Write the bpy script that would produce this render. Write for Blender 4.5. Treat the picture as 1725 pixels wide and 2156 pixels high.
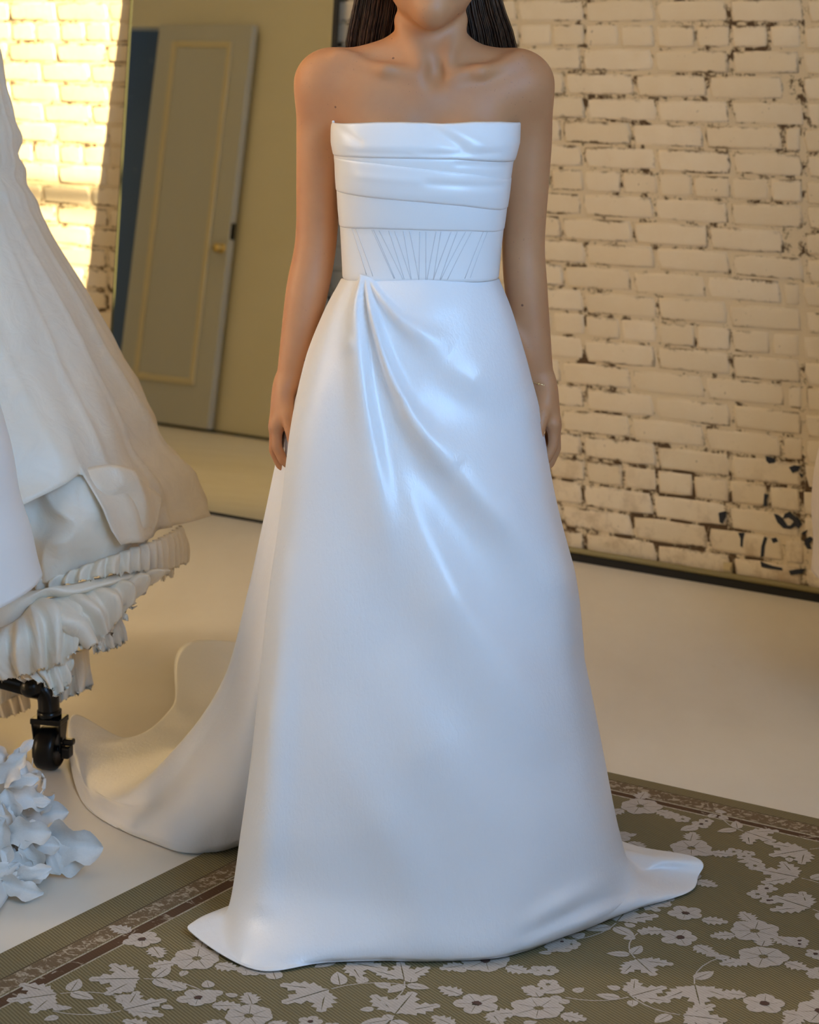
import bpy, bmesh, math, random
import numpy as np
from mathutils import Vector, Matrix, noise as mnoise

for o in list(bpy.data.objects):
    bpy.data.objects.remove(o)
SC = bpy.context.scene
COL = SC.collection
random.seed(7)
RNG = np.random.default_rng(7)

# ------------------------------------------------------------------ camera
FPX, YH, CAMH = 4614.0, 30.0, 1.44          # focal length in pixels, horizon row, eye height
cam_d = bpy.data.cameras.new('camera')
cam_d.sensor_fit = 'AUTO'
cam_d.sensor_width = 36.0
cam_d.lens = FPX / 2156.0 * 36.0
cam_d.shift_x = 0.0
cam_d.shift_y = -(1078.0 - YH) / 2156.0
cam_d.clip_start = 0.05
cam_d.dof.use_dof = True
cam_d.dof.focus_distance = 3.45
cam_d.dof.aperture_fstop = 7.1
cam = bpy.data.objects.new('camera', cam_d)
cam.location = (0, 0, CAMH)
cam.rotation_euler = (math.pi / 2, 0, 0)
COL.objects.link(cam)
SC.camera = cam

# ------------------------------------------------------------------ room frame
TH = math.radians(35.5)
U = Vector((math.cos(TH), -math.sin(TH), 0))      # along the brick wall, to the right
N0 = Vector((-math.sin(TH), -math.cos(TH), 0))    # from the brick wall into the room
ORG = Vector((0, 6.104, 0))
def R(a, b, z=0.0):
    return ORG + U * a + N0 * b + Vector((0, 0, z))
ROOM = Matrix(((U.x, N0.x, 0, ORG.x), (U.y, N0.y, 0, ORG.y), (0, 0, 1, 0), (0, 0, 0, 1)))
def P(px, py, Y):                                  # photograph pixel at depth Y
    return Vector(((px - 862.5) / FPX * Y, Y, CAMH - (py - YH) / FPX * Y))
def F(px, py):                                     # photograph pixel on the floor
    return P(px, py, FPX * CAMH / (py - YH))

# ------------------------------------------------------------------ world, lamps, exposure
w = bpy.data.worlds.new('world')
SC.world = w
w.use_nodes = True
w.node_tree.nodes['Background'].inputs[0].default_value = (0.55, 0.75, 1.0, 1)
w.node_tree.nodes['Background'].inputs[1].default_value = 0.6
SC.view_settings.view_transform = 'Standard'
SC.view_settings.look = 'None'
SC.view_settings.exposure = 0.0
SC.view_settings.gamma = 1.0
SC.view_settings.use_curve_mapping = False
SC.cycles.caustics_reflective = False
SC.cycles.caustics_refractive = False

SUN_EL = math.radians(20)
sun_dir = (-U * 0.903 - N0 * 0.430).normalized() * math.cos(SUN_EL) - Vector((0, 0, math.sin(SUN_EL)))
sd = bpy.data.lights.new('sun', 'SUN')
sd.energy = 28.0
sd.color = (1.0, 0.82, 0.47)
sd.angle = math.radians(0.6)
so = bpy.data.objects.new('sun', sd)
so.rotation_euler = sun_dir.to_track_quat('-Z', 'Y').to_euler()
so.location = R(8, 6, 5)
COL.objects.link(so)

def area(name, loc, target, sx, sy, power, color, spread=180):
    d = bpy.data.lights.new(name, 'AREA')
    d.shape = 'RECTANGLE'
    d.size, d.size_y = sx, sy
    d.energy = power
    d.spread = math.radians(spread)
    d.color = color
    o = bpy.data.objects.new(name, d)
    o.location = loc
    o.rotation_euler = (Vector(target) - Vector(loc)).to_track_quat('-Z', 'Z').to_euler()
    COL.objects.link(o)
    return o
# added cool area lights in place of assumed window daylight: one beside the camera, others further behind it, plus an added warm fill
area('cool_fill_side', R(3.98, 3.1, 1.75), R(1.3, 2.4, 1.2), 2.0, 1.7, 45, (0.255, 0.55, 1.0), 105)  # added cool light before a closed blind, no daylight comes in here
area('warm_fill_left', R(-2.2, 5.3, 1.7), R(1.0, 2.4, 1.2), 1.8, 1.6, 24, (1.0, 0.68, 0.38), 70)  # added warm fill from the left, that wall has no window
area('cool_fill_front', R(2.2, 8.75, 1.95), R(2.2, 0, 1.95), 3.2, 2.1, 16, (0.50, 0.72, 1.0))  # added cool light indoors, set before the assumed front window
area('cool_fill_right', R(3.95, 7.2, 1.95), R(0, 7.2, 1.95), 2.4, 2.0, 14, (0.50, 0.72, 1.0))  # added cool light, the wall behind its blind is solid
# warm fill lights added overhead, no real lamps hang there
area('warm_fill_light', R(-3.6, 1.5, 3.6), R(-2.0, 1.5, 0), 1.2, 0.5, 13, (1.0, 0.74, 0.42))
area('warm_fill_light', R(-0.5, 3.0, 3.9), R(0.2, 2.4, 0), 1.2, 0.6, 14, (1.0, 0.66, 0.30))
area('warm_fill_light', R(-1.2, 3.7, 2.9), R(0.3, 2.0, .75), 0.9, 0.6, 8, (1.0, 0.80, 0.56), 80)
area('warm_fill_light', R(1.9, 1.5, 4.1), R(1.6, 1.0, 0), 1.4, 0.6, 4, (1.0, 0.72, 0.38))
area('warm_fill_light', R(1.3, 3.6, 3.9), R(1.3, 3.0, 0), 1.6, 0.6, 7, (1.0, 0.78, 0.5))

# ------------------------------------------------------------------ helpers
def mesh_obj(name, verts, faces, mat=None, parent=None, smooth=True):
    me = bpy.data.meshes.new(name)
    me.from_pydata([tuple(v) for v in verts], [], [tuple(f) for f in faces])
    if mat: me.materials.append(mat)
    if smooth:
        me.polygons.foreach_set('use_smooth', [True] * len(me.polygons))
    me.update()
    o = bpy.data.objects.new(name, me)
    COL.objects.link(o)
    if parent: put(o, parent)
    return o
def put(o, parent):
    o.parent = parent
    o.matrix_parent_inverse = parent.matrix_world.inverted()
def thing(name, label, cat, loc=(0, 0, 0), group=None):
    o = bpy.data.objects.new(name, None)
    o.empty_display_size = 0.1
    o.location = loc
    o.matrix_world = Matrix.Translation(Vector(loc))
    COL.objects.link(o)
    o['label'] = label; o['category'] = cat
    if group: o['group'] = group
    return o
def structure(o):
    o['kind'] = 'structure'
    return o

class MB:
    def __init__(s): s.v = []; s.f = []
    def add(s, verts, faces):
        n = len(s.v)
        s.v += [Vector(v) for v in verts]
        s.f += [tuple(i + n for i in f) for f in faces]
        return s
    def box(s, x0, x1, y0, y1, z0, z1, M=None):
        v = [Vector((x, y, z)) for z in (z0, z1) for y in (y0, y1) for x in (x0, x1)]
        if M: v = [M @ p for p in v]
        return s.add(v, [(0, 2, 3, 1), (4, 5, 7, 6), (0, 1, 5, 4), (2, 6, 7, 3), (0, 4, 6, 2), (1, 3, 7, 5)])
    def tube(s, pts, rad, n=12, cap=True):
        pts = [Vector(p) for p in pts]
        if not hasattr(rad, '__len__'): rad = [rad] * len(pts)
        rings = []; up = None
        for i, p in enumerate(pts):
            t = (pts[min(i + 1, len(pts) - 1)] - pts[max(i - 1, 0)]).normalized()
            if up is None:
                up = Vector((0, 0, 1)) if abs(t.z) < 0.9 else Vector((1, 0, 0))
            e = t.cross(up).normalized(); up = e.cross(t).normalized()
            rings.append([p + (e * math.cos(2 * math.pi * k / n) + up * math.sin(2 * math.pi * k / n)) * rad[i] for k in range(n)])
        v = [q for r in rings for q in r]
        f = []
        for i in range(len(rings) - 1):
            for k in range(n):
                a = i * n + k; b = i * n + (k + 1) % n
                f.append((a, b, b + n, a + n))
        if cap:
            f.append(tuple(range(n - 1, -1, -1)))
            m = (len(rings) - 1) * n
            f.append(tuple(range(m, m + n)))
        return s.add(v, f)
    def lathe(s, prof, M, n=28):                  # prof: (radius, height) about the local z axis of M
        v = []; f = []
        for r, h in prof:
            for k in range(n):
                t = 2 * math.pi * k / n
                v.append(M @ Vector((r * math.cos(t), r * math.sin(t), h)))
        for i in range(len(prof) - 1):
            for k in range(n):
                a = i * n + k; b = i * n + (k + 1) % n
                f.append((a, b, b + n, a + n))
        return s.add(v, f)
    def build(s, name, mat, parent=None, smooth=False, bevel=0, seg=2):
        o = mesh_obj(name, s.v, s.f, mat, parent, smooth)
        if bevel:
            m = o.modifiers.new('bevel', 'BEVEL'); m.width = bevel; m.segments = seg; m.limit_method = 'ANGLE'
        return o

def catmull(A, sub, closed=False, axis=0):
    A = np.moveaxis(np.asarray(A, float), axis, 0)
    n = len(A)
    out = []
    spans = n if closed else n - 1
    for i in range(spans):
        if closed:
            p0, p1, p2, p3 = A[(i - 1) % n], A[i], A[(i + 1) % n], A[(i + 2) % n]
        else:
            p1, p2 = A[i], A[i + 1]
            p0 = A[i - 1] if i else 2 * p1 - p2
            p3 = A[i + 2] if i + 2 < n else 2 * p2 - p1
        for k in range(sub):
            t = k / sub
            out.append(0.5 * ((2 * p1) + (-p0 + p2) * t + (2 * p0 - 5 * p1 + 4 * p2 - p3) * t * t + (-p0 + 3 * p1 - 3 * p2 + p3) * t ** 3))
    if not closed: out.append(A[-1])
    return np.moveaxis(np.array(out), 0, axis)

def grid_faces(nr, nc, closed=False):
    f = []
    for i in range(nr - 1):
        for j in range(nc if closed else nc - 1):
            a = i * nc + j; b = i * nc + (j + 1) % nc
            f.append((a, b, b + nc, a + nc))
    return f
def grid_obj(name, G, mat, parent=None, closed=False, thick=0.0, flip=False):
    nr, nc = G.shape[:2]
    f = grid_faces(nr, nc, closed)
    if flip: f = [q[::-1] for q in f]
    o = mesh_obj(name, G.reshape(-1, 3), f, mat, parent, True)
    if thick:
        m = o.modifiers.new('thickness', 'SOLIDIFY'); m.thickness = thick; m.offset = 0
    return o
def interp(x, xs, ys): return np.interp(x, xs, ys)

# ------------------------------------------------------------------ materials
class NT:
    def __init__(s, name):
        s.m = bpy.data.materials.new(name); s.m.use_nodes = True
        s.t = s.m.node_tree; s.b = s.t.nodes['Principled BSDF']
    def n(s, typ, **kw):
        x = s.t.nodes.new(typ)
        for k, v in kw.items():
            if k in x.inputs: x.inputs[k].default_value = v
            else: setattr(x, k, v)
        return x
    def l(s, a, b): s.t.links.new(a, b)
    def geo(s): return s.n('ShaderNodeNewGeometry').outputs['Position']
    def coord(s, which='Object'): return s.n('ShaderNodeTexCoord').outputs[which]
    def mapping(s, vec, scale=(1, 1, 1), rot=(0, 0, 0)):
        m = s.n('ShaderNodeMapping'); m.inputs['Scale'].default_value = scale; m.inputs['Rotation'].default_value = rot
        s.l(vec, m.inputs['Vector']); return m.outputs[0]
    def noise(s, vec, scale, detail=4, rough=0.6, dist=0):
        x = s.n('ShaderNodeTexNoise', Scale=scale, Detail=detail, Roughness=rough, Distortion=dist)
        s.l(vec, x.inputs['Vector']); return x.outputs['Fac']
    def ramp(s, fac, stops):
        r = s.n('ShaderNodeValToRGB'); s.l(fac, r.inputs[0])
        e = r.color_ramp.elements
        while len(e) < len(stops): e.new(0.5)
        for el, (p, c) in zip(e, stops):
            el.position = p
            el.color = (c, c, c, 1) if not hasattr(c, '__len__') else (*c, 1)
        return r.outputs[0]
    def mix(s, fac, a, b, typ='MIX'):
        x = s.n('ShaderNodeMix', data_type='RGBA', blend_type=typ)
        for sock, v in ((x.inputs[0], fac), (x.inputs[6], a), (x.inputs[7], b)):
            if hasattr(v, 'is_linked'): s.l(v, sock)
            elif hasattr(v, '__len__'): sock.default_value = (*v, 1)
            else: sock.default_value = v
        return x.outputs[2]
    def math(s, op, a, b=0.0, c=0.0):
        x = s.n('ShaderNodeMath', operation=op)
        for i, v in enumerate((a, b, c)):
            if hasattr(v, 'is_linked'): s.l(v, x.inputs[i])
            else: x.inputs[i].default_value = v
        return x.outputs[0]
    def set(s, **kw):
        names = {'color': 'Base Color', 'rough': 'Roughness', 'metal': 'Metallic', 'sss': 'Subsurface Weight', 'sssr': 'Subsurface Radius',
                 'ssss': 'Subsurface Scale', 'spec': 'Specular IOR Level', 'sheen': 'Sheen Weight', 'sheenr': 'Sheen Roughness', 'coat': 'Coat Weight', 'coatr': 'Coat Roughness',
                 'trans': 'Transmission Weight', 'aniso': 'Anisotropic', 'alpha': 'Alpha'}
        for k, v in kw.items():
            sock = s.b.inputs[names[k]]
            if hasattr(v, 'is_linked'): s.l(v, sock)
            elif k == 'color': sock.default_value = (*v, 1)
            else: sock.default_value = v
        return s
    def bump(s, h, strength=0.3, dist=0.002):
        x = s.n('ShaderNodeBump', Strength=strength, Distance=dist)
        s.l(h, x.inputs['Height']); s.l(x.outputs[0], s.b.inputs['Normal']); return s

def plain(name, color, rough=0.5, **kw):
    return NT(name).set(color=color, rough=rough, **kw).m

CREAM = (0.80, 0.66, 0.43)
def m_brick():
    t = NT('cream_painted_brick'); pos = t.geo()
    gen = t.coord('Generated')
    sep = t.n('ShaderNodeSeparateXYZ'); t.l(gen, sep.inputs[0])
    ex = t.math('SUBTRACT', 0.5, t.math('ABSOLUTE', t.math('SUBTRACT', sep.outputs[0], 0.5)))
    ez = t.math('SUBTRACT', 0.5, t.math('ABSOLUTE', t.math('SUBTRACT', sep.outputs[2], 0.5)))
    e = t.math('MINIMUM', t.math('MULTIPLY', ex, 3.2), ez)
    nz = t.noise(pos, 38, 5, 0.7)
    nl = t.noise(pos, 7, 3, 0.6)
    edge = t.ramp(t.math('ADD', e, t.math('MULTIPLY', nz, 0.55)), [(0.30, 1.0), (0.40, 0.0)])
    where = t.ramp(nl, [(0.48, 0.0), (0.60, 1.0)])
    chips = t.math('MULTIPLY', edge, where)
    speck = t.ramp(t.noise(pos, 95, 2, 0.5), [(0.70, 0.0), (0.76, 0.9)])
    speck = t.math('MULTIPLY', speck, t.ramp(t.noise(pos, 11, 3, 0.6), [(0.50, 0.0), (0.64, 1.0)]))
    sp = t.n('ShaderNodeSeparateXYZ'); t.l(pos, sp.inputs[0])
    low = t.ramp(sp.outputs[2], [(0.02, 1.0), (0.42, 0.0)])
    grime = t.math('MULTIPLY', t.ramp(t.noise(pos, 13, 5, 0.7), [(0.50, 0.0), (0.66, 0.8)]), low)
    rnd = t.n('ShaderNodeObjectInfo').outputs['Random']
    base = t.mix(rnd, (0.70, 0.575, 0.385), (0.76, 0.64, 0.455))
    base = t.mix(t.ramp(t.noise(pos, 18, 4, 0.6), [(0.35, 0.0), (0.8, 0.35)]), base, (0.66, 0.50, 0.29))
    dark = (0.13, 0.075, 0.03)
    c = t.mix(t.math('MULTIPLY', grime, 0.7), base, (0.30, 0.18, 0.08))
    c = t.mix(t.math('MAXIMUM', chips, speck), c, dark)
    t.set(color=c, rough=0.55)
    t.bump(t.noise(pos, 60, 4, 0.6), 0.35, 0.003)
    return t.m
def m_mortar():
    t = NT('painted_mortar'); pos = t.geo()
    n1 = t.noise(pos, 26, 6, 0.75)
    big = t.noise(pos, 5, 2, 0.5)
    sp = t.n('ShaderNodeSeparateXYZ'); t.l(pos, sp.inputs[0])
    low = t.ramp(sp.outputs[2], [(0.03, 0.12), (0.4, 0.0)])
    f = t.math('ADD', t.math('ADD', n1, t.math('MULTIPLY', t.math('SUBTRACT', big, 0.5), 0.45)), low)
    c = t.mix(t.ramp(f, [(0.53, 0.0), (0.61, 1.0)]), (0.67, 0.54, 0.345), (0.085, 0.045, 0.016))
    t.set(color=c, rough=0.8)
    t.bump(n1, 0.6, 0.006)
    return t.m
def m_floor():
    t = NT('white_painted_floor'); pos = t.geo()
    a = t.ramp(t.noise(t.mapping(pos, (1, 0.35, 1), (0, 0, -TH)), 5, 5, 0.6), [(0.3, 0.0), (0.8, 1.0)])
    c = t.mix(a, (0.80, 0.74, 0.64), (0.73, 0.66, 0.55))
    s = t.ramp(t.noise(pos, 60, 2, 0.5), [(0.74, 0.0), (0.78, 0.7)])
    s = t.math('MULTIPLY', s, t.ramp(t.noise(pos, 4, 2, 0.5), [(0.52, 0.0), (0.65, 1.0)]))
    c = t.mix(s, c, (0.34, 0.27, 0.19))
    t.set(color=c, rough=t.ramp(t.noise(pos, 9, 4, 0.6), [(0.3, 0.33), (0.8, 0.5)]), spec=0.4)
    t.bump(t.noise(t.mapping(pos, (1, 0.15, 1), (0, 0, -TH)), 40, 3, 0.6), 0.08, 0.002)
    return t.m
def m_satin(name, color, crinkle=0.10, rough=0.31, sx=1.0):
    t = NT(name); pos = t.coord('Object')
    n = t.noise(t.mapping(pos, (190, 190, 75)), 1.0, 3, 0.6, 0.8)
    n2 = t.noise(t.mapping(pos, (18, 18, 11)), 1.0, 3, 0.5)
    t.set(color=color, rough=rough, spec=0.7)
    h = t.math('ADD', n, t.math('MULTIPLY', n2, 2.0))
    t.bump(h, crinkle, 0.0025)
    return t.m
def m_taffeta(name, color, wr=0.28):
    t = NT(name); pos = t.coord('Object')
    n = t.noise(pos, 17, 4, 0.55, 1.2)
    n2 = t.noise(pos, 55, 3, 0.5)
    t.set(color=t.mix(t.ramp(n, [(0.3, 0.0), (0.8, 1.0)]), color, tuple(c * 0.93 for c in color)), rough=0.42, spec=0.5, sheen=0.1)
    t.bump(t.math('ADD', n, t.math('MULTIPLY', n2, 0.12)), wr, 0.012)
    return t.m
def m_skin():
    t = NT('skin'); pos = t.coord('Object')
    c = t.mix(t.ramp(t.noise(pos, 9, 4, 0.6), [(0.3, 0.0), (0.75, 1.0)]), (0.56, 0.270, 0.122), (0.48, 0.210, 0.090))
    f = t.ramp(t.noise(pos, 260, 1, 0.4), [(0.70, 0.0), (0.76, 1.0)])
    f = t.math('MULTIPLY', f, t.ramp(t.noise(pos, 14, 2, 0.5), [(0.48, 0.0), (0.62, 0.45)]))
    c = t.mix(f, c, (0.27, 0.11, 0.06))
    v = t.n('ShaderNodeTexVoronoi', Scale=24.0, Randomness=1.0); t.l(pos, v.inputs['Vector'])
    mole = t.ramp(v.outputs['Distance'], [(0.045, 1.0), (0.065, 0.0)])
    mole = t.math('MULTIPLY', mole, t.ramp(t.noise(pos, 6, 1, 0.5), [(0.50, 0.0), (0.52, 0.8)]))
    c = t.mix(mole, c, (0.12, 0.05, 0.03))
    t.set(color=c, rough=0.52, sss=0.10, ssss=0.006, sssr=(1.0, 0.35, 0.2), spec=0.45)
    t.bump(t.noise(pos, 340, 2, 0.5), 0.06, 0.001)
    return t.m
def m_hair():
    t = NT('dark_brown_hair'); pos = t.coord('Object')
    c = t.mix(t.ramp(t.noise(t.mapping(pos, (220, 220, 3)), 1.0, 2, 0.5), [(0.35, 0.0), (0.75, 1.0)]), (0.018, 0.009, 0.005), (0.12, 0.056, 0.025))
    t.set(color=c, rough=0.38, spec=0.5)
    return t.m
def m_rug():
    t = NT('sage_woven_rug'); pos = t.coord('Object')
    wv = t.n('ShaderNodeTexWave', wave_type='BANDS', bands_direction='X', Scale=58.0, Distortion=0.5, Detail=1.0)
    t.l(t.mapping(pos, (1, 1, 1), (0, 0, math.radians(248.9))), wv.inputs['Vector'])
    c = t.mix(t.ramp(wv.outputs['Fac'], [(0.35, 0.0), (0.7, 1.0)]), (0.17, 0.132, 0.062), (0.29, 0.235, 0.128))
    c = t.mix(t.ramp(t.noise(pos, 6, 4, 0.6), [(0.35, 0.0), (0.75, 0.45)]), c, (0.21, 0.165, 0.085))
    t.set(color=c, rough=0.9, spec=0.15)
    t.bump(wv.outputs['Fac'], 0.4, 0.002)
    return t.m
def m_rugcloth(name, c0, c1, scale, lo, hi):
    t = NT(name); pos = t.coord('Object')
    wv = t.n('ShaderNodeTexWave', wave_type='BANDS', bands_direction='X', Scale=58.0, Distortion=0.5, Detail=1.0)
    t.l(t.mapping(pos, (1, 1, 1), (0, 0, math.radians(248.9))), wv.inputs['Vector'])
    n = t.noise(pos, scale, 2, 0.6, 1.0)
    c = t.mix(t.ramp(n, [(lo, 0.0), (hi, 1.0)]), c0, c1)
    c = t.mix(t.math('MULTIPLY', wv.outputs['Fac'], 0.35), c, tuple(x * 0.62 for x in c0))
    t.set(color=c, rough=0.9, spec=0.15)
    return t.m

M_BRICK, M_MORTAR, M_FLOOR = m_brick(), m_mortar(), m_floor()
M_SATIN = m_satin('ivory_white_satin', (0.86, 0.855, 0.86), 0.22)
M_BODICE = m_satin('smooth_white_satin', (0.86, 0.85, 0.84), 0.03, 0.33)
M_TAFF = m_taffeta('cream_taffeta', (0.88, 0.785, 0.635))
M_SATIN2 = m_satin('white_satin_hung', (0.84, 0.83, 0.80), 0.03, 0.4)
M_LACE = m_taffeta('ivory_applique', (0.78, 0.74, 0.68), 0.06)
M_SKIN, M_HAIR = m_skin(), m_hair()
M_BLACK = plain('black_enamel', (0.004, 0.004, 0.004), 0.25, spec=0.35)
M_RUBBER = plain('black_rubber', (0.004, 0.004, 0.004), 0.3, spec=0.3)
M_GOLD = plain('gold', (0.85, 0.62, 0.30), 0.22, metal=1.0)
M_BRASS = plain('aged_brass', (0.62, 0.47, 0.20), 0.3, metal=1.0)
M_PLASTER = NT('pale_plaster')
M_PLASTER.set(color=M_PLASTER.mix(M_PLASTER.noise(M_PLASTER.geo(), 3, 4, 0.6), (0.66, 0.63, 0.51), (0.72, 0.69, 0.58)), rough=0.6)
M_PLASTER = M_PLASTER.m
M_DOOR = plain('grey_painted_door', (0.50, 0.51, 0.51), 0.4)
M_DOORTRIM = plain('cream_door_moulding', (0.62, 0.56, 0.40), 0.4)
M_BLUE = NT('dark_blue_wall')
M_BLUE.set(color=M_BLUE.mix(M_BLUE.ramp(M_BLUE.noise(M_BLUE.geo(), 7, 3, 0.6), [(0.62, 0.0), (0.72, 0.6)]), (0.075, 0.10, 0.14), (0.20, 0.24, 0.27)), rough=0.6)
M_BLUE = M_BLUE.m
M_CEIL = plain('white_ceiling', (0.80, 0.77, 0.70), 0.7)
M_MIRROR = plain('mirror_glass', (0.80, 0.80, 0.70), 0.0, metal=1.0)
M_FRAME = plain('black_mirror_frame', (0.012, 0.012, 0.013), 0.35)
M_GLASSEDGE = plain('green_glass_edge', (0.07, 0.068, 0.03), 0.3)
M_STAIN = plain('blue_black_paint', (0.006, 0.008, 0.016), 0.6)
M_DARK = plain('dark_gap', (0.012, 0.010, 0.007), 0.9)
M_CONDUIT = plain('olive_painted_pipe', (0.24, 0.19, 0.075), 0.35)

# ------------------------------------------------------------------ the room shell
A0, A1, B1, HT = -4.7, 4.1, 9.0, 4.7
structure(MB().box(A0 - .1, A1 + .1, -.12, B1 + .1, -.12, 0, ROOM).build('floor', M_FLOOR))
structure(MB().box(A0 - .1, A1 + .1, -.12, B1 + .1, HT, HT + .1, ROOM).build('ceiling', M_CEIL))
wall_back = structure(MB().box(A0 - .1, A1 + .1, -.16, .0004, 0, HT, ROOM).build('wall_back', M_MORTAR))
# right wall with an assumed main window, left solid, and an assumed high clerestory opening that lets the sun through
SWb0, SWb1, SWz0, SWz1 = 2.33, 2.86, 2.62, 4.2
TWb0, TWb1, TWz0, TWz1 = 2.95, 3.6, 3.25, 4.4  # second high opening, added for more warm sun bounce at left
MWb0, MWb1, MWz0, MWz1 = 6.0, 8.4, 0.9, 2.9
def wall_with_holes(name, axis, at, thick, lo, hi, holes, mat):
    us = sorted({lo, hi, *[h[0] for h in holes], *[h[1] for h in holes]})
    zs = sorted({0.0, HT, *[h[2] for h in holes], *[h[3] for h in holes]})
    m = MB()
    for i in range(len(us) - 1):
        for j in range(len(zs) - 1):
            cu, cz = (us[i] + us[i + 1]) / 2, (zs[j] + zs[j + 1]) / 2
            if any(h[0] < cu < h[1] and h[2] < cz < h[3] for h in holes): continue
            if axis == 'a': m.box(at, at + thick, us[i], us[i + 1], zs[j], zs[j + 1], ROOM)
            else: m.box(us[i], us[i + 1], at, at + thick, zs[j], zs[j + 1], ROOM)
    return structure(m.build(name, mat))
wall_right = wall_with_holes('wall_right', 'a', A1, .15, -.1, B1 + .1, [(SWb0, SWb1, SWz0, SWz1), (TWb0, TWb1, TWz0, TWz1)], M_PLASTER)
wall_front = wall_with_holes('wall_front', 'b', B1, .15, A0, A1, [(1.0, 4.2, 0.9, 3.0)], M_PLASTER)
wall_with_holes('wall_left', 'a', A0 - .12, .12, -.1, 3.41, [], M_PLASTER)
# assumed unseen windows: frame bars, and added closed blinds on the right wall
def window(name, axis, at, u0, u1, z0, z1, nu, nz, bar=0.05, glass=True):
    m = MB()
    def bx(a, b, c, d):
        if axis == 'a': m.box(at + .03, at + .09, a, b, c, d, ROOM)
        else: m.box(a, b, at + .03, at + .09, c, d, ROOM)
    for i in range(nu + 1):
        c = u0 + (u1 - u0) * i / nu; bx(c - bar / 2, c + bar / 2, z0, z1)
    for j in range(nz + 1):
        c = z0 + (z1 - z0) * j / nz; bx(u0, u1, c - bar / 2, c + bar / 2)
    return structure(m.build(name, M_CEIL))
w1 = window('assumed_window_1', 'a', A1 - .09, MWb0, MWb1, MWz0, MWz1, 3, 2)  # assumed window, only a frame over solid wall
w2 = window('assumed_window_2', 'b', B1, 1.0, 4.2, 0.9, 3.0, 4, 2)  # assumed window behind the camera, open to the sky
structure(MB().box(A1 - .02, A1, MWb0, MWb1, MWz0, MWz1, ROOM).build('added_blind_right', M_CEIL))  # added closed blind behind the assumed frame, no opening
structure(MB().box(A1 - .05, A1, 2.1, 4.1, .85, 2.6, ROOM).build('added_blind_side', M_CEIL))  # added blind on solid wall for an assumed side window
w3 = structure(MB().box(A1 + .03, A1 + .08, SWb0, SWb1, SWz0, SWz0 + .03, ROOM)
     .add([ROOM @ Vector((A1 + da, b, 3.007 + .847 * (b - 2.524) + dz)) for dz in (-.033, .033) for b in (SWb0, SWb1) for da in (.03, .06)], [(0, 1, 3, 2), (4, 6, 7, 5), (0, 4, 5, 1), (2, 3, 7, 6), (0, 2, 6, 4), (1, 5, 7, 3)])  # unseen bar, slanted so its shadow band lies level on the brick
     .box(A1 + .03, A1 + .07, TWb0, TWb1, 3.6, 3.65, ROOM).build('assumed_window_3', M_CEIL))  # sill and bars in the assumed and added high openings
# the side room wall with the doorway, seen in the mirror
WB = 3.41
sidew = MB().box(-3.92, -2.3, WB, WB + .12, 0, HT, ROOM).box(A0, -3.92, WB, WB + .12, 1.97, HT, ROOM)
sidew.box(-2.42, -2.3, WB + .12, B1, 0, HT, ROOM)
wall_side = structure(sidew.build('wall_side', M_PLASTER))
structure(MB().box(A0 - .1, -3.8, WB + .45, WB + .55, 0, HT, ROOM).build('wall_closet', M_BLUE))
structure(MB().box(-4.7, -2.3, WB - .012, WB, 0, .012, ROOM).build('baseboard_side', M_DARK))

# door leaf standing open flat against that wall
DA0, DA1, DB0, DB1 = -3.905, -3.297, WB - .072, WB - .03
door = structure(MB().box(DA0, DA1, DB0, DB1, 0.015, 1.97, ROOM).build('door_1', M_DOOR, None, False, 0.003))
def ring(m, a0, a1, z0, z1, wdt, b0, b1):
    m.box(a0, a0 + wdt, b0, b1, z0, z1, ROOM); m.box(a1 - wdt, a1, b0, b1, z0, z1, ROOM)
    m.box(a0 + wdt, a1 - wdt, b0, b1, z0, z0 + wdt, ROOM); m.box(a0 + wdt, a1 - wdt, b0, b1, z1 - wdt, z1, ROOM)
mm = MB(); ring(mm, -3.80, -3.405, 0.21, 1.885, .032, DB0 - .014, DB0)
mm.build('door_moulding', M_DOORTRIM, door, False, 0.008)
MB().box(-3.768, -3.437, DB0 - .004, DB0 + .001, .242, 1.853, ROOM).build('door_panel', M_DOOR, door)
kM = Matrix.Translation(R(-3.335, DB0, .875)) @ (-N0).to_track_quat('Z', 'Y').to_matrix().to_4x4()
MB().lathe([(0.0, .055), (.016, .052), (.024, .042), (.024, .034), (.012, .024), (.009, .006), (.024, .005), (.026, 0)], kM, 20).build('door_knob', M_BRASS, door, True)
MB().box(DA1, DA1 + .006, DB0 + .008, DB1 - .008, .92, 1.0, ROOM).build('door_latch', M_BLACK, door)

# skirting pipe along the foot of the brick wall
structure(MB().box(A0, A1, -.003, .022, 0, .019, ROOM).build('pipe_shade_strip', M_DARK))  # dark strip standing in for the shadow and gap under the pipe
pipe = structure(MB().tube([R(A0, .016, .0275), R(-.5, .016, .0275), R(A1, .016, .0275)], .0078, 12).build('trim_1', M_CONDUIT, None, True))
br = MB().box(-.012, .012, 0, .008, -.006, .028).box(-.009, .009, .006, .012, 0.010, 0.02)
q = F(1537, 1231); ca = (q - ORG).dot(U)
br.build('pipe_clip', plain('clip_paint', (0.55, 0.43, 0.22), 0.5), pipe).matrix_world = Matrix.Translation(R(ca, .0, .03)) @ ROOM.to_3x3().to_4x4()

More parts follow.
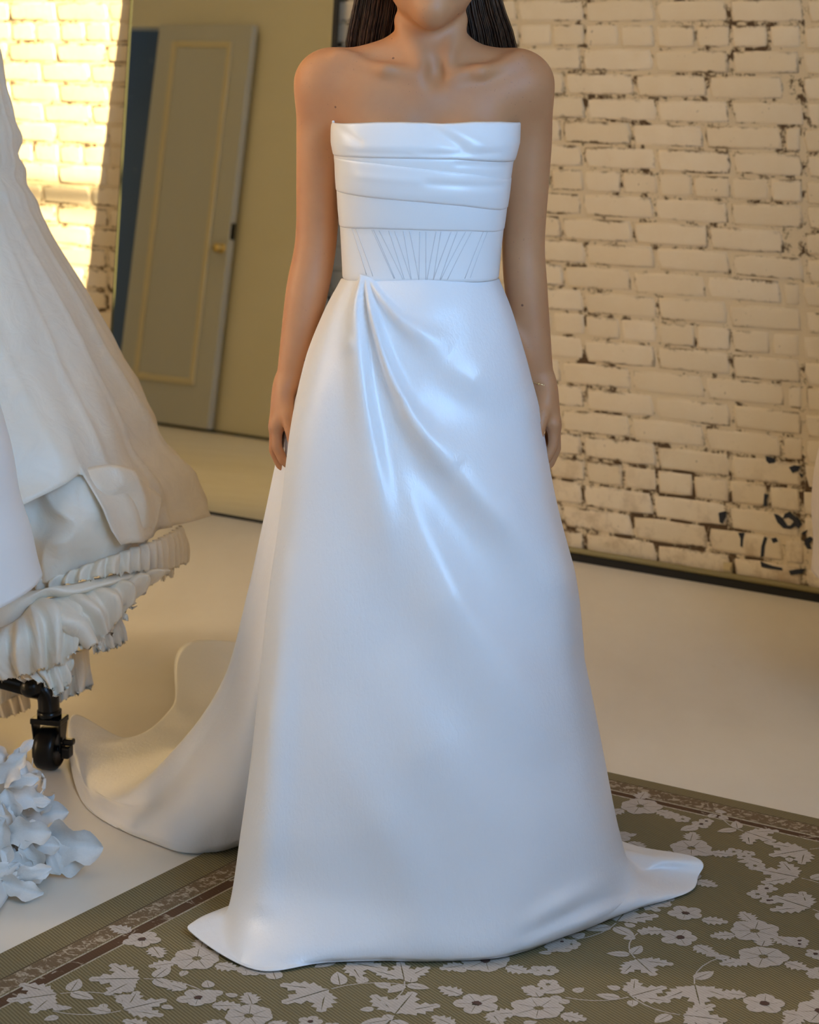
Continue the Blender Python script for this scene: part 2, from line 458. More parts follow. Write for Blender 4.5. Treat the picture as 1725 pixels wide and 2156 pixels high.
# ------------------------------------------------------------------ bricks
PITCH, Z0C = 0.0637, 0.0143
def wall_a(px):                                   # wall coordinate under a photograph column
    d = Vector(((px - 862.5) / FPX, 1, 0)); t = ORG.dot(N0) / d.dot(N0)
    return (d * t - ORG).dot(U)
LST = wall_a(1538) - wall_a(1381)                 # stretcher length with its joint
AX = wall_a(1693)                                 # the ragged upright joint near the right edge
def brick_mesh(L, H, seed):
    r = random.Random(seed)
    hx, hz = L / 2, H / 2
    n = [5, 2, 5, 2]
    per = []
    cor = [(-hx, -hz), (hx, -hz), (hx, hz), (-hx, hz)]
    for k in range(4):
        p, q = cor[k], cor[(k + 1) % 4]
        cnt = 2 if k % 2 == 0 else 1
        for i in range(cnt + 1):
            t = (i + .12) / (cnt + 1) if i == 0 else (i / (cnt + 1))
            per.append((p[0] + (q[0] - p[0]) * t, p[1] + (q[1] - p[1]) * t))
    V = []; Fc = []
    m = len(per)
    for ins, dep, jit in ((0.0, -.006, .0), (0.0004, -.0005, .0014), (.0045, .0026, .0014), (.010, .0032, .001)):
        for (x, z) in per:
            sx = 1 - ins / hx; sz = 1 - ins / hz
            V.append((x * sx + r.uniform(-jit, jit) * 1.6, dep + r.uniform(-jit, jit) * .35, z * sz + r.uniform(-jit, jit)))
    for i in range(3):
        for k in range(m):
            a = i * m + k; b = i * m + (k + 1) % m
            Fc.append((a, b, b + m, a + m))
    Fc.append(tuple(range(3 * m, 4 * m)))
    me = bpy.data.meshes.new('brick')
    me.from_pydata(V, [], [f[::-1] for f in Fc]); me.materials.append(M_BRICK)
    me.polygons.foreach_set('use_smooth', [True] * len(me.polygons)); me.update()
    return me
JT = 0.0058
VAR = {}
def variant(L, r):
    k = (round(L / .004), r.randrange(3))
    if k not in VAR: VAR[k] = brick_mesh(k[0] * .004 - JT, PITCH - JT, hash(k) % 1000)
    return VAR[k], k[0] * .004
Rm = ROOM.to_3x3().to_4x4()
rb = random.Random(5)
rest = MB()
nb = 0
rest_faces = []
for row in range(-1, 34):
    zc = Z0C + PITCH * (row + .5)
    header = row % 6 == 3
    if header: step, ph = LST / 2, wall_a(1385)
    else: step, ph = LST, (wall_a(1381) if row % 2 == 0 else wall_a(1334))
    cuts = []
    lo, hi = -2.35, 2.35
    k = math.floor((lo - ph) / step)
    while True:
        c = ph + step * k
        if c > hi: break
        j = rb.uniform(-.007, .007)
        if abs(c - AX) > .05: cuts.append(c + j)
        k += 1
    cuts.append(AX + rb.uniform(-.006, .006)); cuts.sort()
    for a, b in zip(cuts, cuts[1:]):
        L = b - a
        if L < .05: continue
        c = (a + b) / 2
        seen = zc < 1.53 and ((-1.80 < c < -.78) or (0.28 < c < 1.42) or (zc > 1.30 and -.45 < c < -.1))
        gapx = .006 if abs(a - AX) < .012 or abs(b - AX) < .012 else 0
        hgt = PITCH
        if row == -1: continue
        loc = R(c, 0.0, zc + rb.uniform(-.0012, .0012))
        rot = Matrix.Rotation(rb.uniform(-.008, .008), 4, 'Y') @ Matrix.Rotation(rb.uniform(-.012, .012), 4, 'X') @ Matrix.Rotation(rb.uniform(-.008, .008), 4, 'Z')
        dep = rb.uniform(-.0006, .0016)
        me, LL = variant(L, rb)
        Mx = Matrix.Translation(loc + N0 * dep) @ Rm @ rot @ Matrix.Diagonal(((L - JT - gapx) / (LL - JT), 1, 1, 1))
        if seen and nb < 298:
            o = bpy.data.objects.new('brick', me); COL.objects.link(o)
            o.parent = wall_back; o.matrix_world = Mx
            nb += 1
        else:
            rest.add([Mx @ v.co for v in me.vertices], [tuple(p.vertices) for p in me.polygons])
ro = rest.build('brick_courses', M_BRICK, wall_back, True); ro['kind'] = 'stuff'

# blue-black paint left on the bricks
def blot(name, pts, hole=None):
    pts3 = []
    for px, py in pts:
        a = wall_a(px); p = R(a, .0066, 0)
        pts3.append(R(a, .0066, CAMH - (py - YH) / FPX * p.y))
    n = len(pts3)
    V = list(pts3) + [p - N0 * .003 for p in pts3]
    o = mesh_obj(name, V, [tuple(range(n))[::-1]] + [(i, (i + 1) % n, n + (i + 1) % n, n + i) for i in range(n)], M_STAIN, wall_back, False)
    return o
for pts in ([(1632, 1082), (1640, 1084), (1650, 1092), (1660, 1107), (1667, 1107), (1673, 1100), (1678, 1108), (1668, 1114), (1652, 1112), (1640, 1100)],
            [(1651, 1092), (1655, 1082), (1665, 1077), (1672, 1085), (1683, 1091), (1690, 1104), (1684, 1113), (1676, 1107), (1672, 1096), (1663, 1090)],
            [(1612, 1130), (1618, 1133), (1613, 1150), (1611, 1172), (1604, 1174), (1606, 1150)],
            [(1626, 1134), (1636, 1132), (1640, 1140), (1631, 1144)],
            [(1612, 1040), (1621, 1042), (1616, 1054), (1617, 1066), (1610, 1066)],
            [(1604, 1182), (1612, 1186), (1630, 1192), (1648, 1196), (1650, 1201), (1628, 1198), (1606, 1194)],
            [(1664, 1202), (1680, 1199), (1700, 1198), (1690, 1208), (1668, 1211)],
            [(1696, 1136), (1708, 1130), (1714, 1135), (1706, 1146), (1711, 1156), (1703, 1156), (1697, 1146)],
            [(1690, 1122), (1702, 1116), (1700, 1122), (1694, 1126)],
            [(1516, 1080), (1531, 1076), (1531, 1088), (1524, 1103), (1518, 1100)],
            [(1557, 1122), (1570, 1122), (1567, 1136), (1566, 1152), (1562, 1150), (1562, 1134)],
            [(1615, 960), (1634, 966), (1633, 974), (1622, 976), (1616, 970)],
            [(1664, 984), (1674, 980), (1688, 982), (1682, 992), (1672, 996)],
            [(1685, 996), (1694, 1000), (1690, 1006)]):
    blot('paint_mark', pts)

# ------------------------------------------------------------------ leaning mirror
MBL = F(215, 1043)
AL = math.radians(5.0)
MU = U
MUP = (Vector((0, 0, 1)) * math.cos(AL) - N0 * math.sin(AL)).normalized()
MN = MU.cross(MUP).normalized()
if MN.y > 0: MN = -MN
MW, MH = 0.777, 1.60
mirror = thing('leaning_mirror', 'tall black framed mirror leaning against the brick wall reflecting a grey door', 'mirror', MBL)
MM = Matrix(((MU.x, MN.x, MUP.x, MBL.x), (MU.y, MN.y, MUP.y, MBL.y), (MU.z, MN.z, MUP.z, MBL.z), (0, 0, 0, 1)))
MB().box(0.003, MW - .0, -.006, 0.0, .006, MH, MM).build('glass', M_MIRROR, mirror)
MB().box(-.003, .003, -.012, .001, 0, MH, MM).build('frame_edge', M_GLASSEDGE, mirror)
MB().box(-.006, -.003, -.010, .0, 0, MH, MM).build('frame_side', M_FRAME, mirror)
MB().box(MW, MW + .012, -.010, .004, 0, MH, MM).build('frame_side', M_FRAME, mirror)
MB().box(-.006, MW + .012, -.010, .004, -.008 + .0085, .0075, MM).build('frame_bottom', M_FRAME, mirror)
MB().box(-.006, MW + .012, -.010, .004, MH, MH + .016, MM).build('frame_top', M_FRAME, mirror)
MB().box(.01, MW - .02, -.012, -.006, .006, MH, MM).build('backing', M_DARK, mirror)

# ------------------------------------------------------------------ rug
RA = F(440, 1797); RB2 = F(0, 2015); RC = F(1285, 1632); RD = F(1725, 1730)
dl = (RB2 - RA).normalized(); dr = (RD - RC).normalized()
ang = (math.atan2(-dr.y, dr.x) + math.atan2(-dl.x, -dl.y)) / 2
ru = Vector((math.cos(ang), -math.sin(ang), 0)); rn = Vector((-math.sin(ang), -math.cos(ang), 0))
pl, pr = (RA + RB2) / 2, (RC + RD) / 2
cu = pl.dot(ru); cn = pr.dot(rn)
corner = ru * cu + rn * cn
RM = Matrix(((ru.x, rn.x, 0, corner.x), (ru.y, rn.y, 0, corner.y), (0, 0, 1, 0), (0, 0, 0, 1)))
RUGL, RUGW = 2.6, 1.8
rug = MB().box(0, RUGL, 0, RUGW, 0.0005, .006).build('floral_rug', m_rug(), None, False, .002)
rug.matrix_world = RM
rug['label'] = 'sage green floral woven rug with brown border under the hem of the white gown'; rug['category'] = 'rug'
def flat(name, rects, mat, z=.0063):
    m = MB()
    for (x0, x1, y0, y1) in rects: m.box(x0, x1, y0, y1, z - .001, z)
    o = m.build(name, mat, None); o.matrix_world = RM
    put(o, rug); return o
M_SPECK = m_rugcloth('speckled_border', (0.20, 0.135, 0.075), (0.48, 0.39, 0.28), 75, .50, .60)
M_BROWN = m_rugcloth('brown_border', (0.12, 0.065, 0.035), (0.46, 0.38, 0.28), 50, .62, .68)
M_LINE = m_rugcloth('pale_border_line', (0.52, 0.44, 0.33), (0.28, 0.20, 0.11), 220, .55, .65)
M_LINED = plain('dark_border_line', (0.10, 0.06, 0.03), 0.9)
def frame(d0, d1, e0, e1):          # band along the left edge (x d0..d1) and the far edge (y e0..e1)
    return [(d0, d1, e0, RUGW), (d1, RUGL, e0, e1)]
flat('border_line', frame(.066, .068, .036, .0375), M_LINED)
flat('border_band', frame(.070, .104, .040, .078), M_SPECK)
flat('border_line', frame(.107, .110, .081, .085), M_LINE)
flat('border_band', frame(.111, .132, .086, .100), M_BROWN)
flat('border_line', frame(.133, .136, .101, .105), M_LINE)
# woven leaves and flowers
M_LEAF = m_rugcloth('woven_pale_leaf', (0.53, 0.455, 0.38), (0.60, 0.53, 0.46), 90, .3, .7)
M_HEART = plain('woven_brown_heart', (0.09, 0.045, 0.03), 0.9)
leafm, heart = MB(), MB()
rl = random.Random(11)
def leaf(m, x, y, a, L, Wd, z=.0066, n=5, lobes=0, sharp=1.0):
    z = .0064 + rl.random() * .0006
    if lobes: n = 9
    ca, sa = math.cos(a), math.sin(a)
    def tr(u, v): return (x + u * ca - v * sa, y + u * sa + v * ca, z)
    for side in (1, -1):                                # two halves with the midrib left open between them
        pts = [tr(L * .06, side * L * .012)]
        for i in range(1, n + 1):
            t = i / (n + 1)
            wv = Wd * math.sin(math.pi * t ** (.8 if sharp == 1 else 1.25)) ** (.8 if sharp == 1 else .55)
            if lobes: wv *= 1 + .26 * (1 if i % 2 else -1)
            pts.append(tr(L * (t + (.05 if lobes and i % 2 else 0)), side * wv))
        pts.append(tr(L, 0))
        pts.append(tr(L * .55, side * L * .014))
        m.add(pts, [tuple(range(len(pts))) if side < 0 else tuple(range(len(pts)))[::-1]])
def flower(x, y, r, npet, dark):
    a0 = rl.uniform(0, 6.28)
    for k in range(npet):
        a = a0 + 2 * math.pi * k / npet
        leaf(leafm, x + math.cos(a) * r * .12, y + math.sin(a) * r * .12, a, r * rl.uniform(.85, 1.1), r * .45, n=7, sharp=0)
    if dark:
        n = 7; heart.add([(x + math.cos(k * 6.283 / n) * r * .24 * rl.uniform(.7, 1.3), y + math.sin(k * 6.283 / n) * r * .24 * rl.uniform(.7, 1.3), .0073) for k in range(n)], [tuple(range(n))[::-1]])
def sprig(x, y, a, s):
    leaf(leafm, x, y, a, s * .066, s * .0155, lobes=1)
    for d in (.75, -.8): leaf(leafm, x + math.cos(a) * .008 * s, y + math.sin(a) * .008 * s, a + d * 1.15, s * .055, s * .0135, lobes=1)
    for d in (1.7, -1.9):
        if rl.random() < .8: leaf(leafm, x - math.cos(a) * .012 * s, y - math.sin(a) * .012 * s, a + d * 1.2, s * .038, s * .010)
    # stem
    pts = []
    for t in range(6):
        q = t / 5
        pts.append((x - math.cos(a + .5 * q) * .09 * s * q, y - math.sin(a + .5 * q) * .09 * s * q))
    for p, q in zip(pts, pts[1:]):
        d = Vector((q[1] - p[1], p[0] - q[0])).normalized() * .0011
        leafm.add([(p[0] - d.x, p[1] - d.y, .0064), (p[0] + d.x, p[1] + d.y, .0064), (q[0] + d.x, q[1] + d.y, .0064), (q[0] - d.x, q[1] - d.y, .0064)], [(0, 1, 2, 3), ])
    ex, ey = pts[-1]
    for k in range(3): leaf(leafm, ex + rl.uniform(-.02, .02) * s, ey + rl.uniform(-.02, .02) * s, rl.uniform(0, 6.28), s * .022, s * .008)
cell = .114
for i in range(int((RUGL - .14) / cell)):
    for j in range(int((RUGW - .11) / cell)):
        x = .165 + (i + .5 * (j % 2)) * cell + rl.uniform(-.02, .02)
        y = .145 + j * cell + rl.uniform(-.02, .02)
        if x > RUGL - .05 or y > RUGW - .05: continue
        k = (i * 3 + j * 2) % 5
        if k in (0, 3): sprig(x, y, rl.uniform(0, 6.28), rl.uniform(1.0, 1.3))
        elif k == 1:
            flower(x, y, rl.uniform(.026, .032), 5, True)
            leaf(leafm, x + .03, y + .01, rl.uniform(-.8, .8), .045, .014, lobes=1); leaf(leafm, x - .03, y - .01, 3.1 + rl.uniform(-.8, .8), .045, .014, lobes=1)
        elif k == 2:
            for d in range(4): flower(x + rl.uniform(-.035, .035), y + rl.uniform(-.035, .035), rl.uniform(.012, .018), 5, rl.random() < .3)
            leaf(leafm, x + .03, y, rl.uniform(0, 6.28), .04, .013)
        else:
            flower(x, y, .036, 7, rl.random() < .4)
            for d in range(3): leaf(leafm, x + math.cos(d * 2.1) * .034, y + math.sin(d * 2.1) * .034, d * 2.1 + rl.uniform(-.4, .4), .042, .014, lobes=1)
        if rl.random() < .6:
            leaf(leafm, x + rl.uniform(-.06, .06), y + rl.uniform(-.06, .06), rl.uniform(0, 6.28), .022, .007)
for m, mat, nm in ((leafm, M_LEAF, 'woven_leaves'), (heart, M_HEART, 'woven_flower_hearts')):
    o = m.build(nm, mat, None); o.matrix_world = RM; put(o, rug); o['kind'] = 'stuff'

# ------------------------------------------------------------------ the person
PX0, PY0 = 0.024, 3.58
person = thing('person', 'dark haired person standing in a white strapless satin gown with a train, arms down', 'person', (PX0, PY0, 0))

# body as one continuous surface grown from a distance field
class Field:
    def __init__(s, lo, hi, h):
        s.lo = np.array(lo, np.float32); s.h = h
        s.n = np.ceil((np.array(hi) - np.array(lo)) / h).astype(int) + 1
        s.d = np.full(s.n, 1.0, np.float32)
    def win(s, lo, hi):
        i0 = np.clip(np.floor((np.array(lo) - s.lo) / s.h).astype(int), 0, s.n - 1)
        i1 = np.clip(np.ceil((np.array(hi) - s.lo) / s.h).astype(int) + 1, 1, s.n)
        ax = [(s.lo[k] + s.h * np.arange(i0[k], i1[k])).astype(np.float32) for k in range(3)]
        sl = tuple(slice(i0[k], i1[k]) for k in range(3))
        return sl, ax[0][:, None, None], ax[1][None, :, None], ax[2][None, None, :]
    def union(s, sl, d, k):
        a = s.d[sl]
        if k <= 0: s.d[sl] = np.minimum(a, d); return
        hh = np.maximum(k - np.abs(a - d), 0) / k
        s.d[sl] = np.minimum(a, d) - hh * hh * k * .25
    def cut(s, sl, d, k):
        a = s.d[sl]; d = -d
        hh = np.maximum(k - np.abs(a - d), 0) / k
        s.d[sl] = np.maximum(a, d) + hh * hh * k * .25
    def cone(s, p, q, r0, r1, k=.02, cut=False, sy=1.0):
        p = np.array(p, float); q = np.array(q, float)
        m = max(r0, r1) * max(1, sy) + k + .02
        sl, x, y, z = s.win(np.minimum(p, q) - m, np.maximum(p, q) + m)
        pa = (x - p[0], (y - p[1]), z - p[2]); ba = q - p
        t = np.clip((pa[0] * ba[0] + pa[1] * ba[1] + pa[2] * ba[2]) / max(ba @ ba, 1e-9), 0, 1)
        d = np.sqrt((pa[0] - ba[0] * t) ** 2 + ((pa[1] - ba[1] * t) / sy) ** 2 + (pa[2] - ba[2] * t) ** 2) - (r0 + (r1 - r0) * t)
        (s.cut if cut else s.union)(sl, d.astype(np.float32), k)
    def chain(s, pts, rs, k=.012, sy=1.0):
        A = np.array(pts, float); m = max(rs) + k + .02
        sl, x, y, z = s.win(A.min(0) - m, A.max(0) + m)
        D = None
        for i in range(len(pts) - 1):
            p, q = A[i], A[i + 1]; ba = q - p
            pa = (x - p[0], y - p[1], z - p[2])
            t = np.clip((pa[0] * ba[0] + pa[1] * ba[1] + pa[2] * ba[2]) / max(ba @ ba, 1e-9), 0, 1)
            d = np.sqrt((pa[0] - ba[0] * t) ** 2 + (pa[1] - ba[1] * t) ** 2 + (pa[2] - ba[2] * t) ** 2) - (rs[i] + (rs[i + 1] - rs[i]) * t)
            D = d if D is None else np.minimum(D, d)
        s.union(sl, D.astype(np.float32), k)
    def ell(s, c, r, k=.03, cut=False):
        c = np.array(c, float); r = np.array(r, float)
        sl, x, y, z = s.win(c - r - k - .03, c + r + k + .03)
        a, b, e = (x - c[0]), (y - c[1]), (z - c[2])
        k0 = np.sqrt((a / r[0]) ** 2 + (b / r[1]) ** 2 + (e / r[2]) ** 2)
        k1 = np.sqrt((a / r[0] ** 2) ** 2 + (b / r[1] ** 2) ** 2 + (e / r[2] ** 2) ** 2) + 1e-6
        d = k0 * (k0 - 1) / k1
        (s.cut if cut else s.union)(sl, d.astype(np.float32), k)
    def polygonize(s):
        D = s.d
        nx, ny, nz = D.shape
        S = D < 0
        c = S[:-1, :-1, :-1].astype(np.int8)
        tot = np.zeros((nx - 1, ny - 1, nz - 1), np.int8)
        for i in (0, 1):
            for j in (0, 1):
                for k in (0, 1):
                    tot += S[i:nx - 1 + i, j:ny - 1 + j, k:nz - 1 + k]
        act = (tot > 0) & (tot < 8)
        idx = np.argwhere(act)
        vid = np.full(act.shape, -1, np.int64); vid[act] = np.arange(len(idx))
        acc = np.zeros((len(idx), 3)); cnt = np.zeros(len(idx))
        corners = [(i, j, k) for i in (0, 1) for j in (0, 1) for k in (0, 1)]
        for a in corners:
            for b in corners:
                if sum(abs(a[t] - b[t]) for t in range(3)) == 1 and a < b:
                    da = D[idx[:, 0] + a[0], idx[:, 1] + a[1], idx[:, 2] + a[2]]
                    db = D[idx[:, 0] + b[0], idx[:, 1] + b[1], idx[:, 2] + b[2]]
                    m = (da < 0) != (db < 0)
                    t = np.where(m, da / np.where(m, da - db, 1), 0)
                    pt = np.array(a)[None] + (np.array(b) - np.array(a))[None] * t[:, None]
                    acc[m] += pt[m]; cnt[m] += 1
        V = (idx + acc / cnt[:, None]) * s.h + s.lo
        Q = []
        for ax in range(3):
            o = [t for t in range(3) if t != ax]
            sl0 = [slice(None)] * 3; sl1 = [slice(None)] * 3
            sl0[ax] = slice(0, -1); sl1[ax] = slice(1, None)
            e = np.argwhere(S[tuple(sl0)] != S[tuple(sl1)])
            ok = np.all([(e[:, t] > 0) & (e[:, t] < D.shape[t] - 1) for t in o], axis=0)
            e = e[ok]
            inside = S[e[:, 0], e[:, 1], e[:, 2]]
            def g(d0, d1):
                q = e.copy(); q[:, o[0]] += d0; q[:, o[1]] += d1
                return vid[q[:, 0], q[:, 1], q[:, 2]]
            quad = np.stack([g(-1, -1), g(0, -1), g(0, 0), g(-1, 0)], 1)
            flip = inside if ax != 1 else ~inside
            quad[~flip] = quad[~flip][:, ::-1]
            Q.append(quad)
        return V, np.concatenate(Q)
Fd = Field((-.285, -.17, -.004), (.27, .20, 1.70), .0034)
# trunk
Fd.ell((.0, .02, 1.225), (.132, .088, .17), .05)
Fd.ell((.0, .012, 1.305), (.150, .062, .062), .05)
Fd.ell((.0, .015, 1.05), (.108, .080, .14), .06)
Fd.ell((.0, .02, .88), (.140, .105, .13), .07)
for sx in (-1, 1):
    Fd.ell((sx * .066 + .003, -.052, 1.205), (.062, .052, .062), .045)          # bust
    Fd.cone((sx * .045, .028, 1.362), (sx * .142, .022, 1.341), .032, .034, .05)    # trapezius and shoulder top
    Fd.cone((sx * .10, .0, 1.29), (sx * .155, .022, 1.318), .048, .044, .05)          # front of the shoulder
    # legs and shoes, hidden by the skirt
    Fd.chain([(sx * .085, .02, .86), (sx * .075, .01, .50), (sx * .07, .03, .12), (sx * .07, .01, .075)], [.082, .052, .034, .032], .03)
    Fd.chain([(sx * .072, .045, .06), (sx * .075, -.04, .04), (sx * .078, -.12, .026)], [.026, .03, .016], .02)
    Fd.cone((sx * .072, .055, .05), (sx * .072, .06, .016), .014, .008, .01)
# neck and head
Fd.chain([(.010, .035, 1.30), (.012, .026, 1.40), (.014, .012, 1.50)], [.056, .0465, .050], .045)
HX = .013
Fd.ell((HX, .005, 1.555), (.072, .092, .100), .03)
Fd.ell((HX, -.030, 1.490), (.058, .062, .060), .035)                            # jaw
Fd.ell((HX, -.078, 1.450), (.021, .020, .017), .03)                             # chin
Fd.chain([(HX - .052, .005, 1.485), (HX, -.065, 1.440)], [.016, .014], .03)
Fd.chain([(HX + .052, .005, 1.485), (HX, -.065, 1.440)], [.016, .014], .03)
Fd.chain([(HX, -.082, 1.575), (HX, -.106, 1.528), (HX, -.098, 1.518)], [.008, .011, .010], .014)   # nose
for sx in (-1, 1):
    Fd.ell((HX + sx * .03, -.096, 1.565), (.015, .018, .0065), .010, cut=True)
    Fd.cone((HX + sx * .014, -.088, 1.586), (HX + sx * .047, -.076, 1.586), .005, .004, .012)
    Fd.ell((HX + sx * .073, .015, 1.545), (.010, .018, .030), .010)                # ears
    Fd.cone((HX + sx * .012, -.1, 1.505), (HX, -.1, 1.505), .002, .002, .004)
Fd.cone((HX - .018, -.088, 1.492), (HX + .018, -.088, 1.492), .007, .007, .008)
Fd.cone((HX - .016, -.086, 1.480), (HX + .016, -.086, 1.480), .008, .008, .008)
Fd.cone((HX - .022, -.097, 1.4865), (HX + .022, -.097, 1.4865), .0025, .0025, .004, cut=True)
# collar bones, neck cords and hollows
Fd.cone((-.004, -.049, 1.338), (-.062, -.046, 1.353), .0085, .009, .018)
Fd.cone((-.062, -.046, 1.353), (-.138, -.012, 1.372), .009, .011, .018)
Fd.cone((.036, -.049, 1.337), (.090, -.046, 1.350), .0085, .009, .018)
Fd.cone((.090, -.046, 1.350), (.156, -.010, 1.368), .009, .011, .018)
Fd.cone((-.036, .006, 1.43), (.000, -.043, 1.352), .012, .0085, .018)
Fd.cone((.058, .006, 1.43), (.034, -.043, 1.352), .012, .0085, .018)
Fd.ell((.020, -.064, 1.349), (.0085, .018, .014), .03, cut=True)
Fd.ell((-.075, -.052, 1.380), (.042, .026, .013), .020, cut=True)
Fd.ell((.107, -.052, 1.378), (.042, .026, .013), .020, cut=True)
Fd.ell((.003, -.115, 1.235), (.008, .018, .05), .03, cut=True)
# arms
def smooth_chain(pts, rs, k):
    C = catmull(np.array([list(p) + [r] for p, r in zip(pts, rs)]), 5)
    Fd.chain([tuple(c[:3]) for c in C], [float(c[3]) for c in C], k)
Ay = .040
smooth_chain([(-.163, .026, 1.328), (-.171, Ay, 1.245), (-.175, Ay + .006, 1.17), (-.179, Ay + .012, 1.065), (-.193, Ay + .008, .985), (-.209, Ay, .90), (-.223, Ay - .002, .828)],
         [.047, .040, .0365, .0345, .0352, .0285, .0215], .03)
smooth_chain([(.164, .026, 1.325), (.172, Ay, 1.245), (.170, Ay + .006, 1.17), (.165, Ay + .012, 1.065), (.169, Ay + .008, .990), (.181, Ay, .905), (.193, Ay - .002, .832)],
         [.047, .040, .0375, .0355, .0352, .0285, .0215], .03)
def hand(sx, ox, oz):
    def T(p): return (sx * p[0] + ox, p[1], p[2] + oz)
    W = (.193, .038, .835)
    K = [(.2115, .010, .768), (.215, .029, .762), (.2135, .048, .765), (.209, .064, .773)]
    for k in K: Fd.cone(T(W), T(k), .0165, .0115, .012)
    Fd.cone(T(K[0]), T(K[3]), .0105, .010, .01)
    Fd.ell(T((.203, .036, .80)), (.015, .036, .04), .015)
    seg = [[(.2115, .006, .735), (.201, .004, .713), (.190, .008, .702)], [(.217, .029, .724), (.207, .029, .700), (.194, .031, .690)],
           [(.2145, .050, .728), (.204, .052, .706), (.193, .053, .697)], [(.209, .068, .741), (.200, .070, .724), (.191, .071, .716)]]
    rad = [(.0098, .0088, .0080, .0068), (.0100, .0090, .0080, .0068), (.0096, .0086, .0076, .0066), (.0085, .0076, .0068, .0060)]
    for k, s_, r in zip(K, seg, rad): Fd.chain([T(p) for p in [k] + s_], r, .005)
    Fd.chain([T(p) for p in [(.196, .022, .815), (.193, -.001, .787), (.187, -.012, .762), (.183, -.013, .738)]], [.013, .0125, .0098, .0078], .008)
hand(1, 0, 0)
hand(-1, -.030, -.002)
V, Q = Fd.polygonize()
# light smoothing keeps the surface even
body = mesh_obj('body', V, Q, M_SKIN, None, True)
body.location = (PX0, PY0, 0)
bpy.context.view_layer.update()
put(body, person)
sm = body.modifiers.new('smooth', 'SMOOTH'); sm.factor = 0.5; sm.iterations = 3
# eyes and lips
def ball(name, c, r, mat, parent):
    m = MB(); M = Matrix.Translation(Vector(c) + Vector((PX0, PY0, 0)))
    m.lathe([(r[0] * math.sin(math.pi * i / 10) + 1e-5, -r[2] * math.cos(math.pi * i / 10)) for i in range(11)], M, 16)
    return m.build(name, mat, parent, True)
M_EYE, M_IRIS = plain('eye_white', (.62, .58, .55), .2), plain('dark_iris', (.02, .012, .008), .15)
for sx in (-1, 1):
    m = MB(); M = Matrix.Translation(Vector((PX0 + HX + sx * .03, PY0 - .0735, 1.564))) @ Matrix.Rotation(math.pi / 2, 4, 'X')
    m.lathe([(.0112 * math.sin(math.pi * k / 14) + 1e-5, .0112 * math.cos(math.pi * k / 14)) for k in range(15)], M, 18)
    e = m.build('eye', M_EYE, body, True); e.data.materials.append(M_IRIS)
    for p in e.data.polygons[:18 * 4]: p.material_index = 1
MB().tube([Vector((PX0 + HX - .02, PY0 - .092, 1.482)), Vector((PX0 + HX - .008, PY0 - .0945, 1.4785)), Vector((PX0 + HX + .008, PY0 - .0945, 1.4785)), Vector((PX0 + HX + .02, PY0 - .092, 1.482))],
          [.002, .0048, .0048, .002], 10).build('lower_lip', plain('lip', (.50, .18, .16), .35), body, True)

# ------------------------------------------------------------------ hair
hm = MB()
rh = random.Random(3)
def strand(pts, r):
    C = catmull(np.array(pts), 3)
    hm.tube([Vector(p) + Vector((PX0, PY0, 0)) for p in C], [r * (1 - .45 * (i / len(C))) for i in range(len(C))], 3, False)
for i in range(1900):
    t = rh.random()
    u = rh.random()
    if t < .40:                          # left lock
        e = u ** .8
        x1, x2 = -.036 - .074 * e, -.050 - .075 * e
        xb = -.045 - .075 * e
        sx = -1
    elif t < .80:                        # right lock
        e = u ** .8
        x1, x2 = .060 + .063 * e, .074 + .076 * e
        xb = .068 + .075 * e
        sx = 1
    else:
        e = u; sx = 0
        x1 = -.04 + .10 * u; x2 = x1 + rh.uniform(-.008, .008); xb = x1
    dy = rh.uniform(0, .05)
    if sx:
        y1 = .030 + dy * .9 + .02 * (1 - e); y2 = .064 + dy; yb = .108 + dy * .6
    else:
        y1 = .085 + dy * .3; y2 = .095 + dy * .3; yb = .12 + dy * .3
    jit = rh.uniform(-.005, .005)
    top = (HX + (x1 - HX) * .45, .02 + dy * .5, 1.652 - .02 * e)
    mid = (HX + (x1 - HX) * .92, y1 * .85, 1.565)
    pts = [top, mid, (x1 + jit, y1, 1.470), (x2 + jit * 1.3, y2, 1.385), ((x2 + xb) / 2 + jit, yb - .01, 1.30), (xb + jit * 1.5, yb + .008, 1.18 + rh.uniform(-.05, .06))]
    strand(pts, rh.uniform(.0011, .0021))
for i in range(40):                      # loose flyaway strands
    sx = rh.choice((-1, 1)); b = .112 if sx > 0 else -.104
    x1 = b + sx * rh.uniform(-.005, .008)
    pts = [(x1 * .7, .03, 1.60), (x1, .045, 1.48), (x1 + sx * rh.uniform(.005, .03), .07, 1.395), (x1 + sx * rh.uniform(.01, .035), .11, 1.27)]
    strand(pts, .0004)
# crown of the head
for i in range(500):
    a = rh.uniform(0, 2 * math.pi)
    pts = []
    for k in range(6):
        ph = .05 + k * .27
        r = math.sin(ph); yy = .092 * 1.06 * r * math.sin(a); 
        if yy < -.045 and ph > .9: break
        pts.append((HX + .0765 * r * math.cos(a), .010 + yy, 1.556 + .107 * math.cos(ph)))
    if len(pts) > 2: strand(pts, .0030)
hair = hm.build('hair', M_HAIR, body, True)

